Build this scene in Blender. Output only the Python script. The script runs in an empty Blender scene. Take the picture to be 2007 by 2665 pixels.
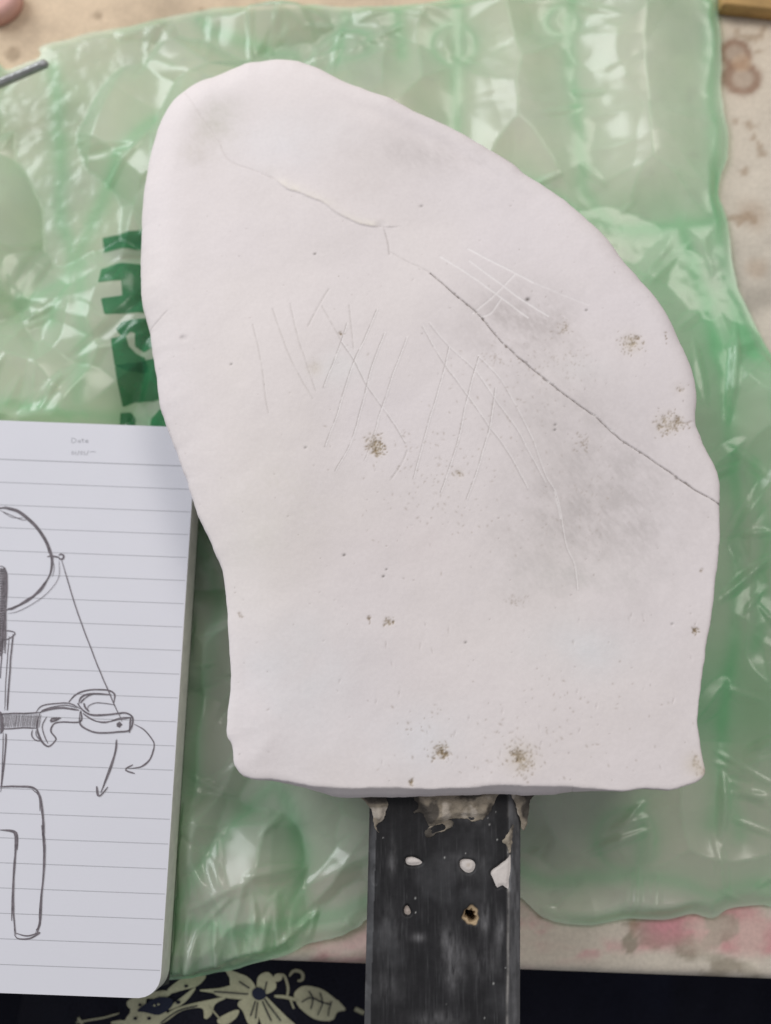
import bpy, math
import numpy as np

# ------------------------------------------------------------------ camera, light, exposure
scene = bpy.context.scene
COL = scene.collection
CAM_H, TILT, FPX = 0.385, math.radians(9.5), 3040.0
cam_data = bpy.data.cameras.new('camera')
cam = bpy.data.objects.new('camera', cam_data)
COL.objects.link(cam)
cam.location = (0, 0, CAM_H)
cam.rotation_euler = (TILT, 0, 0)
cam_data.sensor_fit = 'VERTICAL'
cam_data.sensor_height = 24.0
cam_data.sensor_width = 24.0
cam_data.lens = 24.0 * FPX / 2665.0
cam_data.clip_start = 0.01
cam_data.clip_end = 50
cam_data.dof.use_dof = True
cam_data.dof.focus_distance = 0.340
cam_data.dof.aperture_fstop = 4.0
scene.camera = cam

world = bpy.data.worlds.new('World')
scene.world = world
world.use_nodes = True
wb = world.node_tree.nodes['Background']
wb.inputs[0].default_value = (0.93, 0.94, 1.0, 1)
wb.inputs[1].default_value = 0.31


def area_lamp(name, loc, target, sx, sy, power, color):
    ld = bpy.data.lights.new(name, 'AREA')
    ld.shape = 'RECTANGLE'
    ld.size, ld.size_y, ld.energy, ld.color = sx, sy, power, color
    o = bpy.data.objects.new(name, ld)
    COL.objects.link(o)
    o.location = loc
    d = np.array(target, float) - np.array(loc, float)
    from mathutils import Vector
    o.rotation_euler = Vector(d).to_track_quat('-Z', 'Y').to_euler()
    return o


# daylight from a window on the left behind the table, and a softer one over the room
area_lamp('window_light', (-0.95, 0.85, 0.85), (0, 0.08, 0), 0.8, 0.9, 15.5, (0.95, 0.98, 1.0))
area_lamp('ceiling_light', (0.50, 0.85, 1.5), (0, 0.08, 0), 1.0, 0.6, 9.5, (1.0, 0.94, 0.87))

vs = scene.view_settings
vs.view_transform = 'Standard'
vs.look = 'None'
vs.gamma = 1
vs.exposure = 0.07

# ------------------------------------------------------------------ helpers
RNG = np.random.default_rng(11)
ST, CT = math.sin(TILT), math.cos(TILT)
K = 2007.0 / 1666.0


def world_at(u, v, z):
    """photo pixel -> point on the horizontal plane z"""
    a, b = u - 1003.5, 1332.5 - v
    rx, ry, rz = a, FPX * ST + b * CT, -FPX * CT + b * ST
    t = (z - CAM_H) / rz
    return rx * t, ry * t


def pt(u, v, zf):
    """photo pixel -> point on a surface of height zf(x, y)"""
    z = zf(0.0, 0.0) if callable(zf) else zf
    for _ in range(6):
        x, y = world_at(u, v, z)
        if not callable(zf):
            break
        z = float(zf(x, y))
    return x, y


def pts(lst, zf, s=1.0):
    return np.array([pt(u * s, v * s, zf) for u, v in lst])


def hash2(ix, iy, seed):
    h = (ix.astype(np.int64) * 374761393 + iy.astype(np.int64) * 668265263 + seed * 974711) & 0xffffffff
    h = ((h ^ (h >> 13)) * 1274126177) & 0xffffffff
    h = h ^ (h >> 16)
    return (h & 0xffffff) / float(0xffffff)


def vnoise(x, y, seed=0):
    x = np.asarray(x, float); y = np.asarray(y, float)
    ix, iy = np.floor(x), np.floor(y)
    fx, fy = x - ix, y - iy
    fx = fx * fx * fx * (fx * (fx * 6 - 15) + 10)
    fy = fy * fy * fy * (fy * (fy * 6 - 15) + 10)
    a = hash2(ix, iy, seed); b = hash2(ix + 1, iy, seed)
    c = hash2(ix, iy + 1, seed); d = hash2(ix + 1, iy + 1, seed)
    return (a + (b - a) * fx) * (1 - fy) + (c + (d - c) * fx) * fy


def fbm(x, y, scale, seed=0, octs=4, gain=0.5):
    """noise in about -1..1; scale = size of the largest features"""
    s, amp, tot = 0.0, 1.0, 0.0
    f = 1.0 / scale
    for k in range(octs):
        s = s + amp * (vnoise(x * f + 17.3 * k, y * f - 9.1 * k, seed + k) * 2 - 1)
        tot += amp
        amp *= gain
        f *= 2.03
    return s / tot


def sstep(a, b, x):
    t = np.clip((x - a) / (b - a), 0, 1)
    return t * t * (3 - 2 * t)


def seg_dist(X, Y, P, closed=False):
    """distance to a polyline, plus the side (sign) and closest point"""
    Q = np.vstack([P, P[:1]]) if closed else P
    best = np.full(X.shape, 1e9); side = np.zeros(X.shape); cx = np.zeros(X.shape); cy = np.zeros(X.shape)
    for (ax, ay), (bx, by) in zip(Q[:-1], Q[1:]):
        dx, dy = bx - ax, by - ay
        L2 = dx * dx + dy * dy + 1e-18
        t = np.clip(((X - ax) * dx + (Y - ay) * dy) / L2, 0, 1)
        qx, qy = ax + t * dx, ay + t * dy
        d2 = (X - qx) ** 2 + (Y - qy) ** 2
        m = d2 < best
        best = np.where(m, d2, best)
        side = np.where(m, np.sign(dx * (Y - ay) - dy * (X - ax)), side)
        cx = np.where(m, qx, cx); cy = np.where(m, qy, cy)
    return np.sqrt(best), side, cx, cy


def inside(X, Y, P):
    r = np.zeros(X.shape, bool)
    n = len(P)
    j = n - 1
    for i in range(n):
        xi, yi = P[i]; xj, yj = P[j]
        if yi != yj:
            c = ((yi > Y) != (yj > Y)) & (X < (xj - xi) * (Y - yi) / (yj - yi) + xi)
            r ^= c
        j = i
    return r


def smooth_poly(P, closed=True, n=6):
    """Catmull-Rom resampling"""
    P = np.asarray(P, float)
    m = len(P)
    out = []
    rng = range(m) if closed else range(m - 1)
    for i in rng:
        if closed:
            p0, p1, p2, p3 = P[i - 1], P[i], P[(i + 1) % m], P[(i + 2) % m]
        else:
            p0, p1, p2, p3 = P[max(i - 1, 0)], P[i], P[i + 1], P[min(i + 2, m - 1)]
        for k in range(n):
            t = k / n
            out.append(0.5 * (2 * p1 + (p2 - p0) * t + (2 * p0 - 5 * p1 + 4 * p2 - p3) * t * t + (3 * p1 - p0 - 3 * p2 + p3) * t ** 3))
    if not closed:
        out.append(P[-1])
    return np.array(out)


class Grid:
    """a fine sheet cut to an outline; boundary points lie exactly on the outline"""

    def __init__(self, P, step):
        P = np.asarray(P, float)
        self.P, self.step = P, step
        x0, y0 = P.min(0) - step * 1.5
        x1, y1 = P.max(0) + step * 1.5
        nx, ny = int((x1 - x0) / step) + 2, int((y1 - y0) / step) + 2
        self.x0, self.y0, self.nx, self.ny = x0, y0, nx, ny
        gx = x0 + np.arange(nx) * step
        gy = y0 + np.arange(ny) * step
        CX, CY = np.meshgrid(gx[:-1] + step / 2, gy[:-1] + step / 2)
        act = inside(CX, CY, P)
        pad = np.zeros((ny + 1, nx + 1), bool)
        pad[1:-1, 1:-1] = act
        cnt = pad[:-1, :-1].astype(int) + pad[1:, :-1] + pad[:-1, 1:] + pad[1:, 1:]
        used = cnt > 0
        self.idmap = np.full((ny, nx), -1, int)
        self.idmap[used] = np.arange(used.sum())
        X, Y = np.meshgrid(gx, gy)
        self.X, self.Y = X[used].copy(), Y[used].copy()
        bnd = (cnt > 0) & (cnt < 4)
        self.bi = self.idmap[bnd]
        d, s, cx, cy = seg_dist(self.X[self.bi], self.Y[self.bi], P, True)
        self.X[self.bi], self.Y[self.bi] = cx, cy
        jj, ii = np.nonzero(act)
        m = self.idmap
        self.F = np.stack([m[jj, ii], m[jj, ii + 1], m[jj + 1, ii + 1], m[jj + 1, ii]], 1)
        E = []
        for (dj, di, va, vb) in ((-1, 0, (0, 0), (0, 1)), (0, 1, (0, 1), (1, 1)), (1, 0, (1, 1), (1, 0)), (0, -1, (1, 0), (0, 0))):
            nb = pad[jj + 1 + dj, ii + 1 + di]
            k = ~nb
            E.append(np.stack([m[jj[k] + va[0], ii[k] + va[1]], m[jj[k] + vb[0], ii[k] + vb[1]]], 1))
        self.E = np.vstack(E)
        # distance to the outline from a coarse field
        cs = max(step * 4, (P.max(0) - P.min(0)).max() / 130)
        kx, ky = int((x1 - x0) / cs) + 3, int((y1 - y0) / cs) + 3
        AX, AY = np.meshgrid(x0 + np.arange(kx) * cs, y0 + np.arange(ky) * cs)
        dd = seg_dist(AX, AY, P, True)[0] * np.where(inside(AX, AY, P), 1, -1)
        self.cf = (dd, cs)
        fx, fy = (self.X - x0) / cs, (self.Y - y0) / cs
        ix, iy = np.clip(fx.astype(int), 0, kx - 2), np.clip(fy.astype(int), 0, ky - 2)
        tx, ty = fx - ix, fy - iy
        self.D = np.maximum((dd[iy, ix] * (1 - tx) + dd[iy, ix + 1] * tx) * (1 - ty) + (dd[iy + 1, ix] * (1 - tx) + dd[iy + 1, ix + 1] * tx) * ty, 0)
        self.D[self.bi] = 0
        self.Z = np.zeros_like(self.X)
        self.C = np.ones((len(self.X), 3))

    def local(self, x, y, r):
        s = self.step
        i0, i1 = int((x - r - self.x0) / s), int((x + r - self.x0) / s) + 2
        j0, j1 = int((y - r - self.y0) / s), int((y + r - self.y0) / s) + 2
        a = self.idmap[max(j0, 0):max(j1, 0), max(i0, 0):max(i1, 0)].ravel()
        return a[a >= 0]

    def tint(self, idx, w, col):
        w = np.asarray(w)[:, None]
        self.C[idx] = self.C[idx] * (1 - w) + np.array(col) * w

    def groove(self, P, width, depth, col=None, cw=0.0, breaks=0.0, seed=0, cwid=None):
        cwid = cwid or width
        r = max(width, cwid) * 3
        for n_, (a, b) in enumerate(zip(P[:-1], P[1:])):
            c = (a + b) / 2
            idx = self.local(c[0], c[1], np.abs(b - a).max() / 2 + r)
            if len(idx) == 0:
                continue
            d = seg_dist(self.X[idx], self.Y[idx], np.array([a, b]))[0]
            br = 1.0
            if breaks:
                br = np.clip(1 - breaks + breaks * 2.2 * vnoise(self.X[idx] * 900, self.Y[idx] * 900, seed), 0, 1)
            w = np.exp(-(d / width) ** 2) * br
            self.gz[idx] = np.minimum(self.gz[idx], -depth * w) if depth > 0 else np.maximum(self.gz[idx], -depth * w)
            if col is not None:
                w2 = np.exp(-(d / cwid) ** 2) * cw * br
                k = w2 > self.gw[idx]
                self.gw[idx] = np.maximum(self.gw[idx], w2)
                self.gc[idx[k]] = col

    def start_grooves(self):
        n = len(self.X)
        self.gz = np.zeros(n); self.gw = np.zeros(n); self.gc = np.zeros((n, 3))

    def end_grooves(self):
        self.Z += self.gz
        w = self.gw[:, None]
        self.C = self.C * (1 - w) + self.gc * w

    def build(self, name, mat, parent=None, walls=None, wall_color=None, smooth=True):
        V = np.stack([self.X, self.Y, self.Z], 1)
        C = self.C
        F = [self.F]
        if walls:
            bi = np.unique(self.E)
            nrm = np.zeros((len(self.X), 2))
            for a, b in ((0, 1),):
                e = V[self.E[:, 1], :2] - V[self.E[:, 0], :2]
                nn = np.stack([e[:, 1], -e[:, 0]], 1)
                np.add.at(nrm, self.E[:, 0], nn)
                np.add.at(nrm, self.E[:, 1], nn)
            nb = nrm[bi]
            nb /= np.linalg.norm(nb, axis=1)[:, None] + 1e-12
            prev = np.full(len(self.X), -1)
            prev[bi] = bi
            VV, CC = [V], [C]
            base = len(V)
            for fn in walls:
                x, y, z = fn(V[bi, 0], V[bi, 1], V[bi, 2], nb)
                VV.append(np.stack([x, y, z], 1))
                CC.append(C[bi] if wall_color is None else np.tile(wall_color, (len(bi), 1)))
                cur = np.full(len(self.X), -1)
                cur[bi] = base + np.arange(len(bi))
                base += len(bi)
                F.append(np.stack([prev[self.E[:, 1]], prev[self.E[:, 0]], cur[self.E[:, 0]], cur[self.E[:, 1]]], 1))
                prev = cur
            V, C = np.vstack(VV), np.vstack(CC)
        return mesh_obj(name, V, np.vstack(F), mat, parent, C, smooth)


def mesh_obj(name, V, F, mat, parent=None, C=None, smooth=True, extra=None):
    me = bpy.data.meshes.new(name)
    V = np.asarray(V, np.float32)
    if isinstance(F, np.ndarray):
        n, k = F.shape
        me.vertices.add(len(V)); me.vertices.foreach_set('co', V.ravel())
        me.loops.add(n * k); me.loops.foreach_set('vertex_index', F.astype(np.int32).ravel())
        me.polygons.add(n)
        me.polygons.foreach_set('loop_start', np.arange(0, n * k, k, dtype=np.int32))
        me.update(calc_edges=True)
    else:
        me.from_pydata([tuple(v) for v in V], [], F)
    me.validate()
    if smooth:
        me.polygons.foreach_set('use_smooth', np.ones(len(me.polygons), bool))
    if C is not None:
        at = me.attributes.new('Col', 'FLOAT_COLOR', 'POINT')
        at.data.foreach_set('color', np.hstack([C, np.ones((len(C), 1))]).astype(np.float32).ravel())
    for k_, arr in (extra or {}).items():
        at = me.attributes.new(k_, 'FLOAT', 'POINT')
        at.data.foreach_set('value', np.asarray(arr, np.float32))
    me.materials.append(mat)
    me.update()
    o = bpy.data.objects.new(name, me)
    COL.objects.link(o)
    if parent:
        o.parent = parent
    return o


def tag(o, label, cat):
    o['label'] = label
    o['category'] = cat
    return o


def structure(o):
    o['kind'] = 'structure'
    return o


def empty(name, loc=(0, 0, 0)):
    """an Empty; children keep world coordinates"""
    e = bpy.data.objects.new(name, None)
    e.empty_display_size = 0.02
    COL.objects.link(e)
    e.location = loc
    return e


def adopt(root, *kids):
    for k in kids:
        k.parent = root
        k.location = tuple(-c for c in root.location)


def material(name, rough=0.7, spec=0.3, color=None, noise=None, bump=None, attr=True, rough_var=0.0, metallic=0.0):
    """principled; colour from the Col attribute or a constant, times a fine noise, with bump"""
    m = bpy.data.materials.new(name)
    m.use_nodes = True
    nt = m.node_tree
    N, L = nt.nodes, nt.links
    b = N['Principled BSDF']
    b.inputs['Roughness'].default_value = rough
    b.inputs['Specular IOR Level'].default_value = spec
    b.inputs['Metallic'].default_value = metallic
    tc = N.new('ShaderNodeTexCoord')
    if attr:
        a = N.new('ShaderNodeAttribute'); a.attribute_name = 'Col'
        out = a.outputs['Color']
    else:
        a = N.new('ShaderNodeRGB'); a.outputs[0].default_value = (*color, 1)
        out = a.outputs[0]
    if noise:
        for sc, amt in noise:
            nz = N.new('ShaderNodeTexNoise'); nz.inputs['Scale'].default_value = sc; nz.inputs['Detail'].default_value = 5
            L.new(tc.outputs['Object'], nz.inputs['Vector'])
            mr = N.new('ShaderNodeMapRange')
            mr.inputs['From Min'].default_value = 0.3; mr.inputs['From Max'].default_value = 0.7
            mr.inputs['To Min'].default_value = 1 - amt; mr.inputs['To Max'].default_value = 1 + amt
            L.new(nz.outputs['Fac'], mr.inputs['Value'])
            mx = N.new('ShaderNodeMix'); mx.data_type = 'RGBA'; mx.blend_type = 'MULTIPLY'; mx.inputs[0].default_value = 1
            L.new(out, mx.inputs[6]); L.new(mr.outputs[0], mx.inputs[7])
            out = mx.outputs[2]
    L.new(out, b.inputs['Base Color'])
    if rough_var:
        nz = N.new('ShaderNodeTexNoise'); nz.inputs['Scale'].default_value = 180; nz.inputs['Detail'].default_value = 4
        L.new(tc.outputs['Object'], nz.inputs['Vector'])
        mr = N.new('ShaderNodeMapRange')
        mr.inputs['To Min'].default_value = rough - rough_var; mr.inputs['To Max'].default_value = rough + rough_var
        L.new(nz.outputs['Fac'], mr.inputs['Value']); L.new(mr.outputs[0], b.inputs['Roughness'])
    if bump:
        prev = None
        for sc, st, dist in bump:
            nz = N.new('ShaderNodeTexNoise'); nz.inputs['Scale'].default_value = sc; nz.inputs['Detail'].default_value = 4
            L.new(tc.outputs['Object'], nz.inputs['Vector'])
            bp = N.new('ShaderNodeBump'); bp.inputs['Strength'].default_value = st; bp.inputs['Distance'].default_value = dist
            L.new(nz.outputs['Fac'], bp.inputs['Height'])
            if prev:
                L.new(prev.outputs[0], bp.inputs['Normal'])
            prev = bp
        L.new(prev.outputs[0], b.inputs['Normal'])
    return m


def wobble(P, amp, seed, step=0.0006):
    """resample a polyline finely and let it wander a little"""
    P = smooth_poly(P, False, 8)
    s = np.concatenate([[0], np.cumsum(np.linalg.norm(np.diff(P, axis=0), axis=1))])
    n = max(int(s[-1] / step), 3)
    t = np.linspace(0, s[-1], n)
    x = np.interp(t, s, P[:, 0]); y = np.interp(t, s, P[:, 1])
    x += amp * fbm(t, t * 0 + seed, 0.006, seed, 3); y += amp * fbm(t, t * 0 + seed + 50, 0.006, seed + 9, 3)
    return np.stack([x, y], 1)


def ribbon(V, F, P, width, zf, lift, taper=True):
    """append a flat stroke lying on the surface zf"""
    P = np.asarray(P, float)
    T = np.gradient(P, axis=0)
    T /= np.linalg.norm(T, axis=1)[:, None] + 1e-12
    Nn = np.stack([-T[:, 1], T[:, 0]], 1)
    n = len(P)
    w = np.full(n, width)
    if np.ndim(width):
        w = np.asarray(width)
    elif taper and n > 4:
        k = np.minimum(np.arange(n), np.arange(n)[::-1]) / max(n * 0.12, 1)
        w = width * (0.45 + 0.55 * np.clip(k, 0, 1))
    b = len(V)
    for s in (-1, 1):
        Q = P + Nn * (w * s / 2)[:, None]
        for q in Q:
            V.append((q[0], q[1], float(zf(q[0], q[1])) + lift if callable(zf) else zf + lift))
    for i in range(n - 1):
        F.append((b + i, b + i + 1, b + n + i + 1, b + n + i))


# ------------------------------------------------------------------ materials
M_plaster = material('plaster', 0.82, 0.25, noise=[(60, 0.012), (900, 0.02)], bump=[(700, 0.12, 0.0003), (2500, 0.2, 0.00015)])
M_board = material('painted_board', 0.58, 0.22, noise=[(300, 0.18)], bump=[(900, 0.3, 0.0002)], rough_var=0.18)
M_plug = material('plug_plaster', 0.8, 0.2, bump=[(800, 0.3, 0.0003)])
M_mortar = material('mortar', 0.9, 0.15, noise=[(400, 0.2)], bump=[(1200, 0.6, 0.0005)])
M_table = material('painted_worktop', 0.75, 0.25, noise=[(90, 0.06), (700, 0.07)], bump=[(500, 0.3, 0.0003)])
M_paper = material('page_paper', 0.75, 0.2, color=(0.67, 0.665, 0.715), attr=False, noise=[(40, 0.01)], bump=[(1500, 0.1, 0.0001)])
M_edge = material('page_edge', 0.85, 0.15, color=(0.74, 0.74, 0.66), attr=False, noise=[(300, 0.08)])
M_ink = material('pencil_line', 0.6, 0.3, color=(0.16, 0.14, 0.155), attr=False, noise=[(900, 0.3)])
M_rule = material('ruled_ink', 0.8, 0.2, color=(0.42, 0.42, 0.45), attr=False)
M_print = material('green_print_ink', 0.2, 0.5, color=(0.03, 0.16, 0.07), attr=False, noise=[(200, 0.2)])
_nt = M_print.node_tree
_mx = _nt.nodes.new('ShaderNodeMixShader'); _mx.inputs[0].default_value = 0.22
_tr = _nt.nodes.new('ShaderNodeBsdfTransparent'); _tr.inputs[0].default_value = (0.7, 0.95, 0.75, 1)
_nt.links.new(_nt.nodes['Principled BSDF'].outputs[0], _mx.inputs[1]); _nt.links.new(_tr.outputs[0], _mx.inputs[2])
_nt.links.new(_mx.outputs[0], _nt.nodes['Material Output'].inputs[0])
M_cloth = material('dark_cloth', 0.9, 0.15, noise=[(1200, 0.25)], bump=[(2500, 0.5, 0.0003)])
M_cprint = material('cloth_print', 0.9, 0.1, noise=[(1500, 0.12)], bump=[(2500, 0.4, 0.0003)])
M_wood = material('bare_wood', 0.6, 0.3, color=(0.42, 0.26, 0.10), attr=False, noise=[(120, 0.2)])
M_steel = material('grey_steel', 0.4, 0.5, color=(0.30, 0.30, 0.30), attr=False, metallic=0.6, noise=[(300, 0.15)])
M_bright = material('bright_steel', 0.3, 0.5, color=(0.55, 0.56, 0.55), attr=False, metallic=0.9)
M_pink = material('pink_putty', 0.6, 0.3, color=(0.66, 0.38, 0.33), attr=False, noise=[(120, 0.05)], bump=[(300, 0.2, 0.0004)])
M_floor = material('concrete_floor', 0.85, 0.2, color=(0.22, 0.21, 0.20), attr=False, noise=[(9, 0.15), (80, 0.12)])


def film_material():
    m = bpy.data.materials.new('green_film')
    m.use_nodes = True
    nt = m.node_tree
    N, L = nt.nodes, nt.links
    for n in list(N):
        N.remove(n)
    out = N.new('ShaderNodeOutputMaterial')
    a = N.new('ShaderNodeAttribute'); a.attribute_name = 'layers_and_shade'
    lw = N.new('ShaderNodeLayerWeight'); lw.inputs['Blend'].default_value = 0.5
    sl = N.new('ShaderNodeMath'); sl.operation = 'MULTIPLY_ADD'; sl.inputs[1].default_value = 1.0
    L.new(lw.outputs['Facing'], sl.inputs[0]); L.new(a.outputs['Fac'], sl.inputs[2]); sl.use_clamp = True
    tr = N.new('ShaderNodeBsdfTransparent')
    tcol = N.new('ShaderNodeMix'); tcol.data_type = 'RGBA'
    L.new(sl.outputs[0], tcol.inputs[0])
    tcol.inputs[6].default_value = (0.985, 0.99, 0.97, 1)
    tcol.inputs[7].default_value = (0.36, 0.79, 0.44, 1)
    L.new(tcol.outputs[2], tr.inputs['Color'])
    df = N.new('ShaderNodeBsdfDiffuse')
    dcol = N.new('ShaderNodeMix'); dcol.data_type = 'RGBA'
    L.new(a.outputs['Fac'], dcol.inputs[0])
    dcol.inputs[6].default_value = (0.94, 0.93, 0.85, 1)
    dcol.inputs[7].default_value = (0.34, 0.68, 0.40, 1)
    L.new(dcol.outputs[2], df.inputs['Color'])
    tl = N.new('ShaderNodeBsdfTranslucent')
    L.new(dcol.outputs[2], tl.inputs['Color'])
    m0 = N.new('ShaderNodeMixShader'); m0.inputs[0].default_value = 0.25
    L.new(df.outputs[0], m0.inputs[1]); L.new(tl.outputs[0], m0.inputs[2])
    haze = N.new('ShaderNodeMapRange')
    haze.inputs['To Min'].default_value = 0.34; haze.inputs['To Max'].default_value = 0.60
    L.new(a.outputs['Fac'], haze.inputs['Value'])
    m1 = N.new('ShaderNodeMixShader')
    L.new(haze.outputs[0], m1.inputs[0])
    L.new(tr.outputs[0], m1.inputs[1]); L.new(m0.outputs[0], m1.inputs[2])
    gl = N.new('ShaderNodeBsdfGlossy'); gl.inputs['Roughness'].default_value = 0.21
    fr = N.new('ShaderNodeFresnel'); 
    geo = N.new('ShaderNodeNewGeometry')               # a thin film reflects alike from both sides
    ior = N.new('ShaderNodeMapRange')
    ior.inputs['To Min'].default_value = 1.5; ior.inputs['To Max'].default_value = 1 / 1.5
    L.new(geo.outputs['Backfacing'], ior.inputs['Value']); L.new(ior.outputs[0], fr.inputs['IOR'])
    m2 = N.new('ShaderNodeMixShader')
    L.new(fr.outputs[0], m2.inputs[0]); L.new(m1.outputs[0], m2.inputs[1]); L.new(gl.outputs[0], m2.inputs[2])
    tc = N.new('ShaderNodeTexCoord')
    nz = N.new('ShaderNodeTexNoise'); nz.inputs['Scale'].default_value = 90; nz.inputs['Detail'].default_value = 2
    L.new(tc.outputs['Object'], nz.inputs['Vector'])
    bp = N.new('ShaderNodeBump'); bp.inputs['Strength'].default_value = 0.10; bp.inputs['Distance'].default_value = 0.001
    L.new(nz.outputs['Fac'], bp.inputs['Height'])
    L.new(bp.outputs[0], gl.inputs['Normal'])
    L.new(m2.outputs[0], out.inputs['Surface'])
    return m


M_film = film_material()

# ------------------------------------------------------------------ worktop and floor
pa, pb = np.array(world_at(750, 2504, 0)), np.array(world_at(2007, 2551, 0))
ed = (pb - pa) / np.linalg.norm(pb - pa)            # along the front edge
en = np.array([-ed[1], ed[0]])                      # away from the viewer


def on_table(s, t):
    return pa + ed * s + en * t


tb = Grid(np.array([on_table(-0.32, 0), on_table(0.30, 0), on_table(0.30, 0.46), on_table(-0.32, 0.46)]), 0.0012)
tS = (tb.X - pa[0]) * ed[0] + (tb.Y - pa[1]) * ed[1]
tT = (tb.X - pa[0]) * en[0] + (tb.Y - pa[1]) * en[1]
tb.Z = -0.0025 * np.clip(1 - tT / 0.003, 0, 1) ** 2 + 0.0002 * fbm(tb.X, tb.Y, 0.01, 3)
tb.C[:] = (0.60, 0.54, 0.455)
warm = sstep(-0.02, 0.2, tT - 0.6 * tS - 0.16)[:, None]
tb.C = tb.C * (1 - 0.6 * warm) + np.array((0.70, 0.50, 0.31)) * 0.6 * warm
grime = sstep(0.05, 0.6, fbm(tb.X, tb.Y, 0.03, 21, 5))
tb.C *= (1 - 0.28 * grime)[:, None]
allidx = np.arange(len(tb.X))
# pink paint smears near the front edge
pk = sstep(-0.2, 0.2, fbm(tS * 0.45, tT * 1.6, 0.02, 40, 5)) * sstep(0.044, 0.022, tT) * sstep(0.001, 0.010, tT)
tb.tint(allidx, 0.75 * pk, (0.62, 0.26, 0.28))
gy = sstep(0.25, 0.36, fbm(tS, tT * 1.4, 0.022, 61, 4)) * sstep(0.035, 0.015, tT)
tb.tint(allidx, 0.7 * gy, (0.27, 0.23, 0.17))
sp = sstep(0.42, 0.55, fbm(tb.X, tb.Y, 0.006, 77, 3)) * sstep(0.0, 0.3, fbm(tb.X, tb.Y, 0.06, 15))
tb.tint(allidx, 0.55 * sp, (0.30, 0.20, 0.12))
for (u, v, rx, ry, w) in ((905, 2478, 70, 30, .7), (830, 2490, 60, 18, .5), (1390, 2440, 40, 55, .7), (1450, 2475, 80, 22, .6), (1560, 2470, 90, 18, .55), (1730, 2415, 60, 40, .75), (1790, 2400, 90, 20, .5), (1950, 2385, 70, 35, .7), (1900, 2450, 80, 18, .3)):
    x, y = world_at(u, v, 0)
    i_ = tb.local(x, y, 0.03)
    g = np.exp(-(((tb.X[i_] - x) / (rx * 0.000126)) ** 2 + ((tb.Y[i_] - y) / (ry * 0.000126)) ** 2)) * sstep(-0.25, 0.2, fbm(tb.X[i_] * 0.6, tb.Y[i_] * 1.5, 0.009, 44, 5))
    tb.tint(i_, np.clip(w * g * 1.2, 0, 0.9), (0.62, 0.28, 0.31))
wh = sstep(0.1, 0.5, fbm(tb.X, tb.Y, 0.014, 5, 5)) * sstep(0.05, 0.01, tT)
tb.tint(allidx, 0.4 * wh, (0.70, 0.64, 0.53))
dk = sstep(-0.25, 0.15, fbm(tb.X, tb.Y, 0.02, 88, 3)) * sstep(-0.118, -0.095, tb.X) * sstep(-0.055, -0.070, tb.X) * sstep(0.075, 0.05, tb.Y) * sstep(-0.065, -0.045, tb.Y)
tb.tint(allidx, 0.75 * dk, (0.14, 0.10, 0.06))  # brown blotches, also painting in the shade between notebook and slab
# brown ring stains and a grey diamond chip
for (u, v, r, k) in ((1915, 140, 42, 1), (1932, 205, 48, 1), (255, 40, 14, 0), (35, 140, 24, 0), (1930, 165, 30, 2), (1970, 700, 40, 3), (1960, 560, 60, 3)):
    x, y = world_at(u, v, 0)
    R = r * 0.000128
    idx = tb.local(x, y, R * 2.2)
    dx, dy = tb.X[idx] - x, tb.Y[idx] - y
    d = np.hypot(dx, dy) / R * (1 + 0.22 * fbm(tb.X[idx], tb.Y[idx], 0.006, 8))
    if k == 1:
        w = 0.75 * np.exp(-((d - 0.9) / 0.22) ** 2) + 0.45 * (d < 1)
        tb.tint(idx, np.clip(w, 0, 0.8), (0.24, 0.13, 0.08))
    elif k == 3:
        tb.tint(idx, 0.4 * sstep(1.1, 0.3, d), (0.33, 0.22, 0.14))
    else:
        tb.tint(idx, 0.6 * sstep(1.1, 0.7, d), (0.28, 0.2, 0.13) if k == 0 else (0.52, 0.36, 0.24))
x, y = world_at(1640, 2455, 0)
idx = tb.local(x, y, 0.006)
dd = np.abs(tb.X[idx] - x) / 0.0030 + np.abs(tb.Y[idx] - y) / 0.0042
tb.tint(idx, 0.75 * sstep(1.1, 0.9, dd), (0.26, 0.23, 0.17))
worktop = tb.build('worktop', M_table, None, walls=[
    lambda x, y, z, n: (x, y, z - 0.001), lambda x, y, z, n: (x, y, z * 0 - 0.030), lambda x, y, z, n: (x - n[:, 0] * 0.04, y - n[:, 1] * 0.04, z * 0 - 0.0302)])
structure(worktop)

fl = mesh_obj('floor', [(-3, -3, -0.74), (3, -3, -0.74), (3, 3, -0.74), (-3, 3, -0.74)], [(0, 1, 2, 3)], M_floor, smooth=False)
structure(fl)

# ------------------------------------------------------------------ plaster slab on its board
def plaster_top(x, y):
    x = np.asarray(x, float); y = np.asarray(y, float)
    z = 0.0505 - 0.009 * sstep(0.09, 0.235, y) - 0.003 * sstep(-0.02, -0.09, x) + 0.0011 * fbm(x, y, 0.05, 31, 2)
    return z


def plaster_rim(x, y):
    return plaster_top(x, y) - 0.0015


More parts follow.
